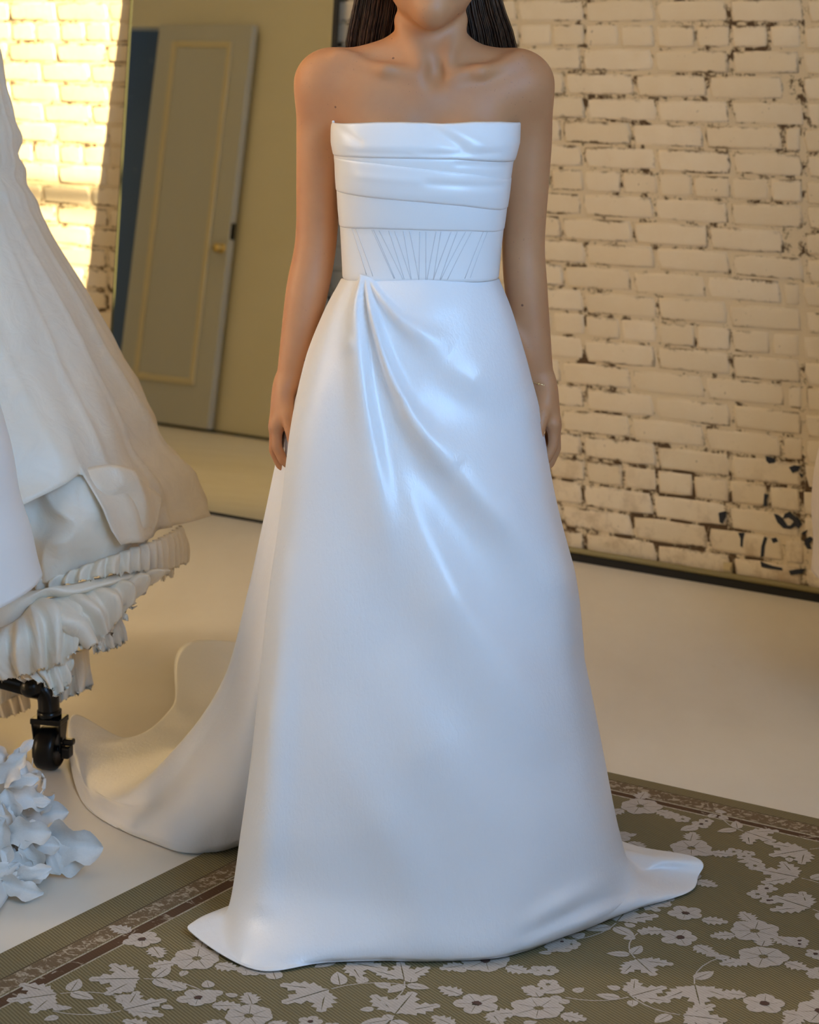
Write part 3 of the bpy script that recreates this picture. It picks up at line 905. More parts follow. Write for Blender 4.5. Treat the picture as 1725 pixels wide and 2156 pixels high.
# ------------------------------------------------------------------ bodice of the gown
Zof = lambda py, Y=3.47: CAMH - (py - YH) / FPX * Y
zs_t = [Zof(p, 3.56) for p in (600, 585, 540, 485, 440, 400, 345, 330, 300, 255, 235)]
xl_t = [(p - 893) / 1296 for p in (722, 721, 719, 716, 712, 709.5, 707, 705, 700.5, 700, 701)]
xr_t = [(p - 893) / 1296 for p in (1050, 1050, 1054, 1060, 1066, 1071, 1078, 1083, 1090, 1093, 1093)]
yf_t = [-.098, -.098, -.098, -.101, -.108, -.115, -.121, -.122, -.121, -.110, -.105]
yb_t = [.102, .102, .102, .103, .104, .105, .106, .106, .106, .104, .10]
def torso(th, z, off=0.0):
    xl = interp(z, zs_t[::1], xl_t); xr = interp(z, zs_t, xr_t); yf = interp(z, zs_t, yf_t); yb = interp(z, zs_t, yb_t)
    s, c = np.sin(th), np.cos(th)
    ex = 0.86
    xx = np.sign(s) * np.abs(s) ** ex
    yy = np.sign(c) * np.abs(c) ** ex
    hx = np.where(s < 0, -xl, xr) + off
    hy = np.where(c > 0, -yf, yb) + off
    return np.stack([PX0 + xx * hx, PY0 - .004 - yy * hy, z + 0 * s], -1)
NT_ = 200
th = np.linspace(-math.pi, math.pi, NT_, endpoint=False)
sfront = np.sign(np.sin(th)) * np.abs(np.sin(th)) ** .86
def zline(pts):                                   # a seam line across the front given in photograph pixels
    xs = np.array([(p[0] - 893) / 1296 for p in pts]); zz = np.array([Zof(p[1], 3.47 + .09 * min(1, abs((p[0] - 893) / 190)) ** 3) for p in pts])
    z0, z1 = zz[0], zz[-1]
    xq = np.where(sfront < 0, sfront * .148, sfront * .150)
    zf = np.interp(xq, xs, zz)
    zb = z0 + (z1 - z0) * (sfront + 1) / 2
    wgt = np.clip((np.cos(th) + .15) / .3, 0, 1)
    return zf * wgt + zb * (1 - wgt)
def band(name, top, bot, off, bulge, nr=26, dents=(), parent=None, roll=0.0):
    zt, zb = zline(top), zline(bot)
    rows = []
    for i in range(nr + 1):
        v = i / nr
        z = zt + (zb - zt) * v
        o = off + bulge * (math.sin(math.pi * v) ** .6)
        if i == 0: o = off - .003
        if i == nr: o = off - .0035
        oo = np.full(NT_, o)
        px = 893 + 1296 * sfront * .15
        py = YH + (CAMH - z) * FPX / 3.47
        for (x0, y0, x1, y1, amp, wd) in dents:
            dx, dy = x1 - x0, y1 - y0; L = math.hypot(dx, dy)
            t = np.clip(((px - x0) * dx + (py - y0) * dy) / L ** 2, 0, 1)
            d = ((px - x0) * (-dy) + (py - y0) * dx) / L
            dd = np.hypot(px - x0 - t * dx, py - y0 - t * dy)
            oo += amp * np.exp(-(dd / wd) ** 2) * np.where(np.cos(th) > 0, 1, 0)
        rows.append(torso(th, z, oo * (1 - .72 * np.abs(np.sin(th)) ** 4)))
    G = np.array(rows)
    return grid_obj(name, G, M_BODICE, parent, True, .0012)
skirt_parent = person
corset = band('corset', [(716, 470), (893, 474), (1062, 476)], [(721, 590), (893, 593), (1050, 592)], .0, .0, 30)
put(corset, person)
b4 = band('draped_band', [(708, 400), (800, 412), (893, 420), (1066, 432)], [(708, 477), (780, 481), (860, 484), (1000, 486), (1061, 486)], .0030, .0012)
b3 = band('draped_band', [(706, 329), (740, 334), (800, 342), (893, 354), (990, 364), (1078, 374)], [(709, 402), (760, 412), (820, 419), (893, 425), (980, 433), (1066, 440)], .0062, .0030,
          dents=[(900, 385, 1060, 395, -.0022, 8), (760, 372, 880, 380, .0012, 9)])
b2 = band('draped_band', [(704, 322), (893, 326), (1085, 330)], [(706, 334), (740, 338), (800, 346), (893, 358), (990, 368), (1078, 378)], .0040, .0018,
          dents=[(960, 345, 1060, 352, -.0016, 7)])
b1 = band('draped_band', [(700, 258), (730, 259), (800, 256.5), (850, 256.5), (893, 258), (925, 259.5), (955, 258), (990, 255.5), (1040, 255), (1095, 258)], [(705, 326), (780, 330), (860, 332), (960, 334), (1085, 338)], .0085, .0040,
          dents=[(895, 262, 965, 312, -.0050, 11), (930, 262, 1000, 305, .0030, 12), (705, 262, 765, 300, -.0028, 10), (890, 322, 1040, 322, -.0016, 6), (745, 321, 860, 323, -.0012, 6)])
for b in (b1, b2, b3, b4): put(b, person)
# turned corner at the left end of the neckline
cp = [P(703, 258, 3.55), P(704, 252, 3.56), P(709, 252, 3.57), P(718, 259, 3.57)]
MB().tube(catmull(np.array([tuple(c) for c in cp]), 4), .0032, 8).build('rolled_edge', M_BODICE, b1, True)
# stitched boning lines on the corset
seams = [((741, 483), (769, 580)), ((750, 484), (783, 583)), ((784, 484), (828, 586)), ((788, 484), (830, 586)), ((799, 485), (847, 587)), ((819, 485), (850, 587)),
         ((831, 485), (864, 587)), ((849, 485), (865, 587)), ((862, 485), (881, 588)), ((883, 486), (881, 588)), ((896, 486), (896, 588)), ((919, 486), (899, 588)),
         ((930, 486), (914, 588)), ((953, 487), (914, 588)), ((967, 487), (930, 588)), ((986, 488), (932, 588)), ((1000, 488), (948, 588)), ((1027, 489), (990, 587)), ((1037, 489), (1003, 586))]
M_STITCH = plain('white_stitching', (0.69, 0.68, 0.68), 0.5)
for (p0, p1) in seams:
    pts = []
    for k in range(7):
        t = k / 6; px = p0[0] + (p1[0] - p0[0]) * t; py = p0[1] + (p1[1] - p0[1]) * t
        s = np.clip((px - 893) / 1296 / (.143 if px > 893 else .138), -1, 1)
        z = Zof(py, 3.485); 
        thv = math.copysign(math.asin(min(1, abs(s) ** (1 / .86))), s)
        q = torso(np.array([thv]), np.array([z]), .0002)[0]
        pts.append(q)
    MB().tube(pts, .0009, 5).build('stitched_seam', M_STITCH, corset, True)

# ------------------------------------------------------------------ skirt with its train
def W(px, py, y): 
    v = P(px, py, PY0 + y); return (v.x, v.y, v.z)
def FL(px, py, lift=.004):
    v = F(px, py); return (v.x, v.y, lift)
def B(x, y, z): return (PX0 + x, PY0 + y, z)
PYL = [587, 660, 760, 900, 1080, 1250, 1450, 1600, 1750, 1900]
C0 = [721, 683, 645, 614, 593, 571, 551, 534, 513, 494]
C4 = [1050, 1079, 1107, 1141, 1171, 1202, 1243, 1272, 1302, 1328]
YF = [-.100, -.128, -.146, -.165, -.186, -.206, -.226, -.241, -.253, -.263]
YS0 = [-.006, -.02, -.03, -.05, -.07, -.09, -.11, -.125, -.14, -.155]
YS4 = [-.004, -.005, -.005, -.005, -.005, -.005, -.005, -.005, -.01, -.02]
FR = [0, .07, .25, .5, .72, .86, .95, 1.0]
front = []
for fr in FR:
    col = []
    for i in range(10):
        t = fr * 2 - 1
        ys = YS0[i] + (YS4[i] - YS0[i]) * fr
        col.append(W(C0[i] + (C4[i] - C0[i]) * fr, PYL[i], ys + (YF[i] - ys) * math.sqrt(max(0, 1 - abs(t) ** 2.2))))
    front.append(col)
# the last two rows: break and hem on the rug
RT = .010
tail = [[W(468, 1950, -.172), W(408, 1968, -.190)],
        [W(520, 2015, -.275), FL(540, 2056, RT)],
        [W(692, 2006, -.278), FL(692, 2040, RT)],
        [W(880, 2000, -.276), FL(880, 2034, RT)],
        [W(1055, 1995, -.266), FL(1060, 2028, RT)],
        [W(1215, 1955, -.185), FL(1205, 1972, RT)],
        [W(1318, 1908, -.10), FL(1335, 1927, RT)],
        [W(1385, 1876, -.03), FL(1448, 1893, RT)]]
front[0][9] = W(492, 1900, -.155)
front[7][9] = W(1332, 1840, -.01); front[6][9] = W(1310, 1870, -.08); front[5][9] = W(1245, 1893, -.165)
for c, t in zip(front, tail): c += t
angs = {'c4b': (14, 14, 14), 'c4c': (26, 26, 26), 'c5': (45, 45, 45), 'c6': (66, 66, 66), 'c7': (90, 90, 92), 'c8': (112, 120, 128), 'c9': (130, 146, 160), 'c10a': (140, 154, 165), 'c10': (150, 161, 169), 'c11': (160, 168, 173), 'c12': (170, 174, 177)}
def upper(name):
    out = []
    for i in range(3):
        a = math.radians(angs[name][i])
        xl = (C0[i] - 893) / 1289; xr = (C4[i] - 893) / 1289; yb = (.104, .122, .135)[i]
        z = CAMH - (PYL[i] - YH) / FPX * PY0
        c = math.cos(a)
        out.append(B(xr * c if c > 0 else -xl * c, (YS0[i] + YS4[i]) / 2 + yb * math.sin(a), z))
    return out
ZB = [.79, .64, .5, .34, .2, .1]
def back(name, pts, last): return upper(name) + [B(x, y, z) for (x, y), z in zip(pts, ZB)] + last
cols = {}
cols['c4b'] = back('c4b', [(.186, .03), (.211, .03), (.234, .035), (.264, .04), (.288, .05), (.31, .055)], [W(1334, 1830, .05), FL(1400, 1850, .014), FL(1470, 1862, .012)])
cols['c4b2'] = [tuple((np.array(a) * .6 + np.array(b) * .4)) for a, b in zip(cols['c4b'], upper('c4c') + [B(x, y, z) for (x, y), z in zip([(.181, .055), (.206, .06), (.228, .065), (.258, .08), (.28, .09), (.30, .10)], ZB)] + [(0, 0, 0)] * 3)]
cols['c4b2'][9:] = [W(1328, 1815, .085), W(1388, 1808, .085), W(1466, 1806, .08)]
cols['c4c'] = back('c4c', [(.178, .07), (.202, .08), (.224, .09), (.253, .11), (.272, .13), (.288, .15)], [B(.300, .18, .04), B(.312, .21, .014), B(.33, .23, .010)])
cols['c5'] = back('c5', [(.155, .10), (.172, .12), (.19, .15), (.21, .2), (.225, .27), (.24, .35)], [B(.25, .44, .04), B(.255, .50, .014), B(.26, .56, .006)])
cols['c6'] = back('c6', [(.10, .15), (.12, .2), (.13, .27), (.14, .38), (.15, .52), (.16, .68)], [B(.16, .84, .04), B(.155, .92, .012), B(.15, 1.0, .005)])
cols['c7'] = back('c7', [(0, .17), (0, .23), (-.02, .32), (-.05, .45), (-.08, .62), (-.12, .80)], [B(-.17, 1.0, .04), B(-.20, 1.1, .03), FL(432, 1405, .06)])
cols['c8'] = back('c8', [(-.15, .13), (-.17, .17), (-.20, .23), (-.23, .32), (-.26, .45), (-.31, .60)], [B(-.38, .74, .03), B(-.45, .84, .012), FL(362, 1510, .02)])
cols['c8b'] = upper('c8')[:]
cols['c8b'] = [tuple((np.array(a) + np.array(b)) / 2) for a, b in zip(upper('c8'), upper('c9'))] + [B(-.20, .10, .79), B(-.225, .13, .645), B(-.265, .19, .50), B(-.315, .27, .32), B(-.375, .37, .15), B(-.44, .50, .05)] + [B(-.52, .64, .018), B(-.58, .73, .012), FL(268, 1562, .008)]
cols['c9'] = upper('c9') + [W(602, 900, .05), W(561, 1080, .085), W(522, 1250, .13), W(462, 1450, .21), W(355, 1590, .31), W(262, 1668, .38), FL(195, 1655, .012), FL(170, 1600, .018), FL(150, 1540, .030)]
cols['c10a'] = upper('c10a') + [W(603, 900, .035), W(566, 1080, .06), W(533, 1250, .09), W(484, 1450, .15), W(402, 1600, .22), W(310, 1693, .29), FL(228, 1712, .020), FL(200, 1708, .012), FL(176, 1694, .0)]
cols['c10'] = upper('c10') + [W(606, 900, .02), W(577, 1080, .04), W(549, 1250, .06), W(508, 1450, .09), W(448, 1600, .135), W(388, 1700, .17), W(352, 1755, .19), W(343, 1772, .20), FL(336, 1781, .0)]
cols['c11'] = upper('c11') + [W(612, 900, 0), W(590, 1080, .02), W(566, 1250, .02), W(537, 1450, .03), W(508, 1600, .06), W(480, 1700, .10), W(458, 1765, .14), W(450, 1785, .155), FL(446, 1798, .0)]
cols['c12'] = upper('c12') + [W(620, 900, -.012), W(606, 1080, -.01), W(590, 1250, 0), W(578, 1450, .01), W(570, 1600, .04), W(562, 1700, .08), W(552, 1750, .12), W(545, 1765, .14), FL(540, 1780, .004)]
cols['c13'] = [tuple(.8 * np.array(a) + .2 * np.array(b)) for a, b in zip(front[0][:3], cols['c12'][:3])] + [W(C0[i] + 3, PYL[i], YS0[i] + .03) for i in range(3, 9)] + [W(496, 1893, -.125), W(466, 1926, -.135), W(416, 1936, -.14)]
cols['c12b'] = [tuple(.5 * np.array(a) + .5 * np.array(b)) for a, b in zip(cols['c13'][:3], cols['c12'][:3])] + [W(C0[i] + 20, PYL[i], YS0[i] + .06) for i in range(3, 9)] + [W(540, 1840, -.03), W(548, 1862, -.03), FL(552, 1880, .009)]
order = ['c4b', 'c4b2', 'c4c', 'c5', 'c6', 'c7', 'c8', 'c8b', 'c9', 'c10a', 'c10', 'c11', 'c12', 'c12b', 'c13']
LAT = np.array(front + [cols[k] for k in order])          # columns x levels x 3
SUBC, SUBL = 20, 24
G = catmull(catmull(LAT, SUBC, True, 0), SUBL, False, 1)
G = np.swapaxes(G, 0, 1)                                   # levels x columns
G[:, :, 2] = np.maximum(G[:, :, 2], .0025)
# --- drapery folds on the front panel, falling from the pleat at the waist
nr, nc = G.shape[:2]
ncf = SUBC * (len(FR) - 1)
PXg = 893 + (G[:, :, 0] - PX0) * 1289 * PY0 / G[:, :, 1] ; PYg = YH + (CAMH - G[:, :, 2]) * FPX / G[:, :, 1]
PXg = 862.5 + G[:, :, 0] * FPX / G[:, :, 1]
D = np.zeros((nr, nc))
def fold(pts, w_hi, w_lo, amp, fgain=1.9):
    """crest along pts (photograph pixels); w_hi on the right/upper side, w_lo on the left/lower side; lists vary along the crest"""
    C = catmull(np.array(pts, float), 10)
    n = len(C); T = np.linspace(0, 1, n)
    ax = np.linspace(0, 1, len(amp))
    best = np.full((nr, ncf + 1), 1e9); sgn = np.zeros_like(best); tt = np.zeros_like(best)
    X, Y = PXg[:, :ncf + 1], PYg[:, :ncf + 1]
    for i in range(n - 1):
        dx, dy = C[i + 1] - C[i]; L2 = dx * dx + dy * dy
        t = np.clip(((X - C[i, 0]) * dx + (Y - C[i, 1]) * dy) / L2, 0, 1)
        ex, ey = X - C[i, 0] - t * dx, Y - C[i, 1] - t * dy
        d = np.hypot(ex, ey)
        m = d < best
        best[m] = d[m]; sgn[m] = np.sign(dx * ey - dy * ex)[m]; tt[m] = ((i + t) / (n - 1))[m]
    wh = np.interp(tt, ax, np.broadcast_to(w_hi, len(ax))); wl = np.interp(tt, ax, np.broadcast_to(w_lo, len(ax)))
    am = np.interp(tt, ax, amp)
    wd = np.where(sgn < 0, wh, wl)
    D[:, :ncf + 1] += fgain * am * np.exp(-(best / wd) ** 2)
mm_ = .001
fold([(771, 588), (765, 640), (766, 700), (771, 790), (784, 900), (800, 1010), (815, 1130), (830, 1280)], [3, 5, 7, 10, 18, 30, 45], [10, 22, 30, 38, 50, 60, 70], [6 * mm_, 11 * mm_, 12 * mm_, 11 * mm_, 9 * mm_, 6 * mm_, 0])
fold([(776, 588), (788, 650), (806, 722), (828, 790), (862, 862), (905, 930), (960, 985)], [3, 6, 9, 14, 22, 40], [8, 10, 13, 18, 30, 45], [5 * mm_, 12 * mm_, 14 * mm_, 13 * mm_, 9 * mm_, 0])
fold([(781, 588), (800, 622), (828, 656), (856, 682), (900, 712), (950, 740)], [3, 6, 10, 20, 34], [5, 9, 14, 26, 40], [4 * mm_, 9 * mm_, 10 * mm_, 7 * mm_, 0])
fold([(900, 712), (960, 770), (1030, 815), (1080, 850)], [70, 75, 70], [40, 45, 45], [2 * mm_, 9 * mm_, 2 * mm_])
fold([(868, 868), (930, 955), (1000, 1035), (1080, 1130), (1160, 1260), (1215, 1400)], [60, 75, 80, 75, 60], [28, 34, 42, 48, 48], [4 * mm_, 13 * mm_, 15 * mm_, 13 * mm_, 0])
fold([(812, 930), (860, 1060), (920, 1190), (990, 1320), (1090, 1470), (1190, 1590)], [34, 40, 48, 55, 60], [60, 70, 80, 90, 90], [0, 9 * mm_, 13 * mm_, 9 * mm_, 0])
fold([(820, 1350), (880, 1500), (960, 1650), (1060, 1800)], [60, 70, 70], [80, 90, 90], [0, 6 * mm_, 0])
fold([(715, 690), (745, 725), (760, 745)], [8, 10, 8], [22, 26, 22], [0, 2 * mm_, 0])
fold([(620, 1150), (600, 1400), (580, 1650), (560, 1900)], [24, 28, 30], [30, 30, 30], [0, 6 * mm_, 4 * mm_])
fold([(690, 1450), (760, 1640), (850, 1800), (900, 1980)], [70, 70, 60], [60, 60, 60], [0, 5 * mm_, 3 * mm_])
fold([(1080, 1960), (1180, 1900), (1290, 1850)], [14, 18, 20], [20, 25, 20], [0, 5 * mm_, 0])
fold([(1110, 1985), (1220, 1935), (1340, 1890)], [12, 14, 14], [14, 18, 16], [2 * mm_, 6 * mm_, 2 * mm_])
# small ripples along the last part of the hem and the train
for i in range(nr):
    v = i / (nr - 1)
    for j in range(nc):
        p = G[i, j]
        q = mnoise.noise(Vector((p[0] * 5.5, p[1] * 5.5, p[2] * 3.2)))
        D[i, j] += (q * .0035 * min(1, max(0, (v - .12) * 3)) + (.006 * mnoise.noise(Vector((p[0] * 14, p[1] * 14, 3))) * max(0, v - .85) / .15 if j > ncf + 60 else 0)) * min(1, (1 - v) / .05)
# displace along the surface normal
du = np.roll(G, -1, 1) - np.roll(G, 1, 1); dv = np.gradient(G, axis=0)
N = np.cross(du, dv); N /= np.linalg.norm(N, axis=2, keepdims=True) + 1e-9
ctr = np.array([PX0, PY0, 0])
k0 = nr // 3
if np.mean(np.sum(N[k0, :, :2] * (G[k0, :, :2] - ctr[:2]), axis=1)) < 0: N = -N
G = G + N * D[:, :, None]
iv = np.array(RM.inverted())
rx = iv[0, 0] * G[:, :, 0] + iv[0, 1] * G[:, :, 1] + iv[0, 3]; ry = iv[1, 0] * G[:, :, 0] + iv[1, 1] * G[:, :, 1] + iv[1, 3]
on_rug = np.clip(np.minimum(rx, ry) / .03 + .5, 0, 1)
G[:, :, 2] = np.maximum(G[:, :, 2], .0012 + .0078 * on_rug)
skirt = grid_obj('gown_skirt', G, M_SATIN, person, True, .0016)
skirt['label'] = 'full satin skirt and train with pleated drape'

# bracelet
bc = Vector((PX0 + .1925, PY0 + .038, .833))
ringp = [bc + Vector((math.cos(t) * .0255, math.sin(t) * .0262, -.006 * math.cos(t) - .0 * math.sin(t))) for t in np.linspace(0, 2 * math.pi, 33)]
brace = MB().tube(ringp, .0009, 6, False).build('bracelet', M_GOLD, person, True)
brace['label'] = 'thin gold chain bracelet'
for t, r in ((-1.75, .0022), (-1.42, .0014)):
    c = bc + Vector((math.cos(t) * .0262, math.sin(t) * .0268, -.006 * math.cos(t)))
    MB().lathe([(r * math.sin(math.pi * i / 6) + 1e-5, -r * math.cos(math.pi * i / 6)) for i in range(7)], Matrix.Translation(c), 10).build('charm', M_GOLD, brace, True)

# ------------------------------------------------------------------ garment rack on the left
rack = thing('garment_rack', 'black rolling garment rack with caster wheel, holding hanging gowns at left edge', 'rack', (-1.0, 4.3, 0))
CW = F(104, 1619)                                     # caster contact
cx, cy = CW.x, CW.y
elb = [P(0, 1428, 4.225), P(66, 1446, 4.17), P(80, 1449, cy), P(92, 1452, cy), P(101, 1468, cy), P(103, 1490, cy), P(103, 1506, cy)]
dirp = (elb[0] - elb[1]); dirp.normalize()
far = elb[1] + dirp * .9
MB().tube([far, elb[1]], .0185, 18).build('base_pipe', M_BLACK, rack, True)
MB().tube(catmull(np.array([tuple(p) for p in [elb[1] + dirp * .004] + elb[1:]]), 5), .0205, 18).build('elbow', M_BLACK, rack, True)
MB().lathe([(.0190, 0), (.0235, .001), (.0235, .012), (.0190, .013)], Matrix.Translation((cx, cy, elb[-1].z - .002)), 20).build('collar', M_BLACK, rack, True)
def caster(c, rot):
    M = Matrix.Translation(Vector(c)) @ Matrix.Rotation(rot, 4, 'Z')
    zt = elb[-1].z
    f = MB().box(-.031, .031, -.022, .022, zt - .013, zt - .002, M)
    for sx in (-1, 1):
        f.add([M @ Vector(p) for p in ((sx * .030, -.020, zt - .012), (sx * .030, .020, zt - .012), (sx * .027, .010, .034), (sx * .027, -.010, .034),
               (sx * .026, -.020, zt - .012), (sx * .026, .020, zt - .012), (sx * .023, .010, .034), (sx * .023, -.010, .034))],
              [(0, 1, 2, 3), (7, 6, 5, 4), (0, 4, 5, 1), (1, 5, 6, 2), (2, 6, 7, 3), (3, 7, 4, 0)])
    fo = f.build('caster', M_BLACK, rack, False, .003)
    WM = M @ Matrix.Translation((0, 0, .0405)) @ Matrix.Rotation(math.pi / 2, 4, 'Y')
    MB().lathe([(.004, -.019), (.026, -.019), (.029, -.021), (.034, -.021), (.0390, -.016), (.0402, -.008), (.0402, .008), (.0390, .016), (.034, .021), (.029, .021), (.026, .019), (.004, .019)], WM, 32).build('wheel', M_RUBBER, fo, True)
    MB().lathe([(.0, -.034), (.006, -.034), (.006, .034), (.0, .034)], WM, 14).build('axle', M_BLACK, fo, True)
    MB().box(.030, .052, -.012, .006, .050, .062, M).box(.028, .046, -.016, .010, .026, .048, M).build('brake_lever', M_BLACK, fo, False, .004)
caster((cx, cy, 0), math.radians(-14))
MB().tube(catmull(np.array([tuple(p) for p in (far - dirp * .01, far + dirp * .03 - Vector((0, 0, .006)), far + dirp * .045 - Vector((0, 0, .04)), Vector((far.x + dirp.x * .046, far.y + dirp.y * .046, elb[-1].z)))]), 5), .0205, 18).build('elbow', M_BLACK, rack, True)
caster((far.x + dirp.x * .046, far.y + dirp.y * .046, 0), math.radians(40))
MB().tube([elb[1] + dirp * .46, elb[1] + dirp * .46 + Vector((0, 0, 1.68))], .016, 14).build('upright', M_BLACK, rack, True)
up0 = elb[1] + dirp * .46
perp = Vector((-dirp.y, dirp.x, 0)).normalized()
if perp.y < 0: perp = -perp
MB().tube([up0 + Vector((0, 0, 1.69)) - perp * 1.0, up0 + Vector((0, 0, 1.69)) + perp * 0.9], .014, 14).build('hanging_rail', M_BLACK, rack, True)

# ------------------------------------------------------------------ hanging gowns
def jag(n, amp, seed):
    r = np.random.default_rng(seed); return r.uniform(0, 1, n) * amp
def tier(name, top, bot, mat, parent, gath=0, gamp=.01, bulge=0.0, nc=90, nrw=26, fray=0.0, seed=0, wrinkle=.006, topg=0.2, thick=.0009):
    """a cloth panel between two lines given as (px, py, depth)"""
    def line(L, n):
        A = np.array([tuple(P(*q)) for q in L]); C = catmull(A, 12) if len(A) > 2 else np.linspace(A[0], A[-1], 24)
        s = np.r_[0, np.cumsum(np.linalg.norm(np.diff(C, axis=0), axis=1))]; s /= s[-1]
        u = np.linspace(0, 1, n)
        return np.stack([np.interp(u, s, C[:, k]) for k in range(3)], 1)
    T, Bm = line(top, nc), line(bot, nc)
    r = random.Random(seed); u = np.linspace(0, 1, nc)
    ph = np.cumsum(np.array([1 + .7 * r.uniform(-1, 1) for _ in range(nc)])); ph = ph / ph[-1]
    Gm = []
    jb = jag(nc, fray, seed)
    for i in range(nrw):
        v = i / (nrw - 1)
        row = T + (Bm - T) * v
        if i == nrw - 1: row = row + np.stack([0 * jb, 0 * jb, jb], 1)
        Gm.append(row)
    Gm = np.array(Gm)
    dv_ = np.gradient(Gm, axis=0); du_ = np.gradient(Gm, axis=1)
    Nn = np.cross(du_, dv_); Nn /= np.linalg.norm(Nn, axis=2, keepdims=True) + 1e-9
    if Nn[..., 1].mean() > 0: Nn = -Nn
    vv = np.linspace(0, 1, nrw)[:, None]
    h = bulge * np.sin(math.pi * np.clip(vv, 0, 1) ** .75)
    if gath: h = h + gamp * (topg + (1 - topg) * vv) * np.sin(2 * math.pi * gath * ph[None, :] + 1.3 * np.sin(vv * 3 + seed))
    for i in range(nrw):
        for j in range(nc):
            p = Gm[i, j] * 1.0
            q = mnoise.noise(Vector((p[0] * 11 + seed, p[1] * 11, p[2] * 7))) + .5 * (1 - abs(2 * mnoise.noise(Vector((p[0] * 17, p[1] * 17 + seed, p[2] * 15)))))
            h = np.broadcast_to(h, (nrw, nc)).copy() if h.shape != (nrw, nc) else h
            h[i, j] += wrinkle * q
    Gm = Gm + Nn * h[..., None]
    return grid_obj(name, Gm, mat, parent, False, thick)

gownA = thing('ruffled_gown', 'cream taffeta ball gown with frayed ruffled tiers hanging on the black rack at left', 'dress', (-.95, 4.3, 0))
gy = 4.30
# bodice and overskirt: a closed flared surface around an upright axis left of the frame
AXX, AXY = -1.02, 4.34
sil = [(60, -40), (100, -8), (180, 8), (250, 27), (300, 40), (335, 36), (385, 49), (480, 91), (550, 130), (640, 181), (740, 231), (860, 299), (930, 327), (990, 372), (1050, 386), (1098, 399)]
levels = []
for py, px in sil:
    v = P(px, py, AXY); levels.append((v.x - AXX, v.z))
NA = 320
def overskirt():
    rows = []
    tA = np.linspace(0, 2 * math.pi, NA, endpoint=False)      # 0 = right, -90 deg = towards the camera
    prof = catmull(np.array(levels), 6)
    zhem = []
    for a in tA:
        # hem height by direction: low at the right side, pulled up in front
        px_dir = math.degrees(a)
        d = ((px_dir + 180) % 360) - 180
        zhem.append(np.interp(d, [-180, -120, -85, -60, -52, -44, -39.5, -37.5, -35, -20, 0, 25, 60, 180], [.50, .52, .53, .535, .56, .585, .60, .50, .465, .452, .447, .45, .47, .50]))
    zhem = np.array(zhem)
    ztop = prof[0, 1]
    nrw = 90
    for i in range(nrw):
        v = i / (nrw - 1)
        z = ztop + (zhem - ztop) * v
        r = np.interp(z, prof[::-1, 1], prof[::-1, 0])
        flare = np.clip((1.0 - z) / .55, 0, 1)
        rr = r * (1 + flare * (.030 * np.sin(9 * tA + 1.1) + .022 * np.sin(17 * tA + .4 + 2 * v)))
        wr = np.array([mnoise.noise(Vector((math.cos(a) * 3.2, math.sin(a) * 3.2, zz * 5.5))) + .7 * (1 - abs(2.2 * mnoise.noise(Vector((math.cos(a) * 4.5 + 9, math.sin(a) * 4.5, zz * 6 + a))))) for a, zz in zip(tA, z)])
        cr = np.array([1 - abs(2.4 * mnoise.noise(Vector((math.cos(a + .25 * zz) * 5.5, math.sin(a + .25 * zz) * 5.5, zz * 1.1 + 4)))) for a, zz in zip(tA, z)])
        rr = rr + .007 * wr * (.4 + flare) + .014 * np.maximum(cr, 0) ** 2 * (.25 + flare)
        ripple = .006 * np.sin(z * 95 + 2 * np.sin(tA * 3)) * np.clip(1 - abs(z - 1.14) / .12, 0, 1)
        rr = rr + ripple
        rows.append(np.stack([AXX + rr * np.cos(tA), AXY + rr * np.sin(tA) * .92, z], 1))
    return np.array(rows)
grid_obj('overskirt', overskirt(), M_TAFF, gownA, True, .0012)
MB().lathe([(.11, 1.66), (.13, 1.60), (.14, 1.50), (.16, 1.40)], Matrix.Translation((AXX, AXY, 0)), 20).build('bodice', M_TAFF, gownA, True)
hk = MB().tube([Vector((AXX, AXY, 1.66)), Vector((AXX, AXY, 1.70)), Vector((AXX + .02, AXY, 1.72)), Vector((AXX, AXY, 1.745))], .003, 8)
hk.build('hanger_hook', M_BLACK, gownA, True)
# inner crumpled layer, ruffles and gathered puffs below the hem
tier('underskirt_panel', [(-60, 1010, 4.10), (60, 1000, 4.06), (160, 985, 4.06), (255, 980, 4.10), (330, 1040, 4.20)], [(-60, 1220, 4.09), (40, 1225, 4.05), (120, 1222, 4.04), (200, 1195, 4.06), (300, 1150, 4.14)], M_TAFF, gownA, 3, .012, .03, 110, 40, 0, 3, .024)
tier('ruffle', [(60, 1212, 4.05), (120, 1212, 4.03), (190, 1186, 4.03), (260, 1160, 4.05), (330, 1135, 4.13), (383, 1105, 4.28)], [(62, 1248, 4.05), (125, 1240, 4.02), (195, 1222, 4.02), (270, 1208, 4.05), (340, 1205, 4.14), (388, 1190, 4.28)], M_TAFF, gownA, 17, .009, .006, 240, 14, .007, 12, .003, .6)
tier('ruffle_lining', [(320, 1150, 4.30), (345, 1145, 4.31), (372, 1140, 4.33)], [(322, 1222, 4.30), (340, 1224, 4.31), (368, 1212, 4.33)], M_TAFF, gownA, 3, .006, 0, 70, 12, .008, 14, .003, .6)
tier('gathered_puff', [(-40, 1248, 4.02), (20, 1250, 4.0), (100, 1240, 4.0), (180, 1222, 4.02), (250, 1205, 4.06), (322, 1176, 4.14)], [(-40, 1300, 4.0), (15, 1330, 3.98), (90, 1262, 3.99), (150, 1256, 4.01), (240, 1232, 4.05), (320, 1206, 4.14)], M_TAFF, gownA, 0, 0, .02, 120, 18, 0, 17, .006)
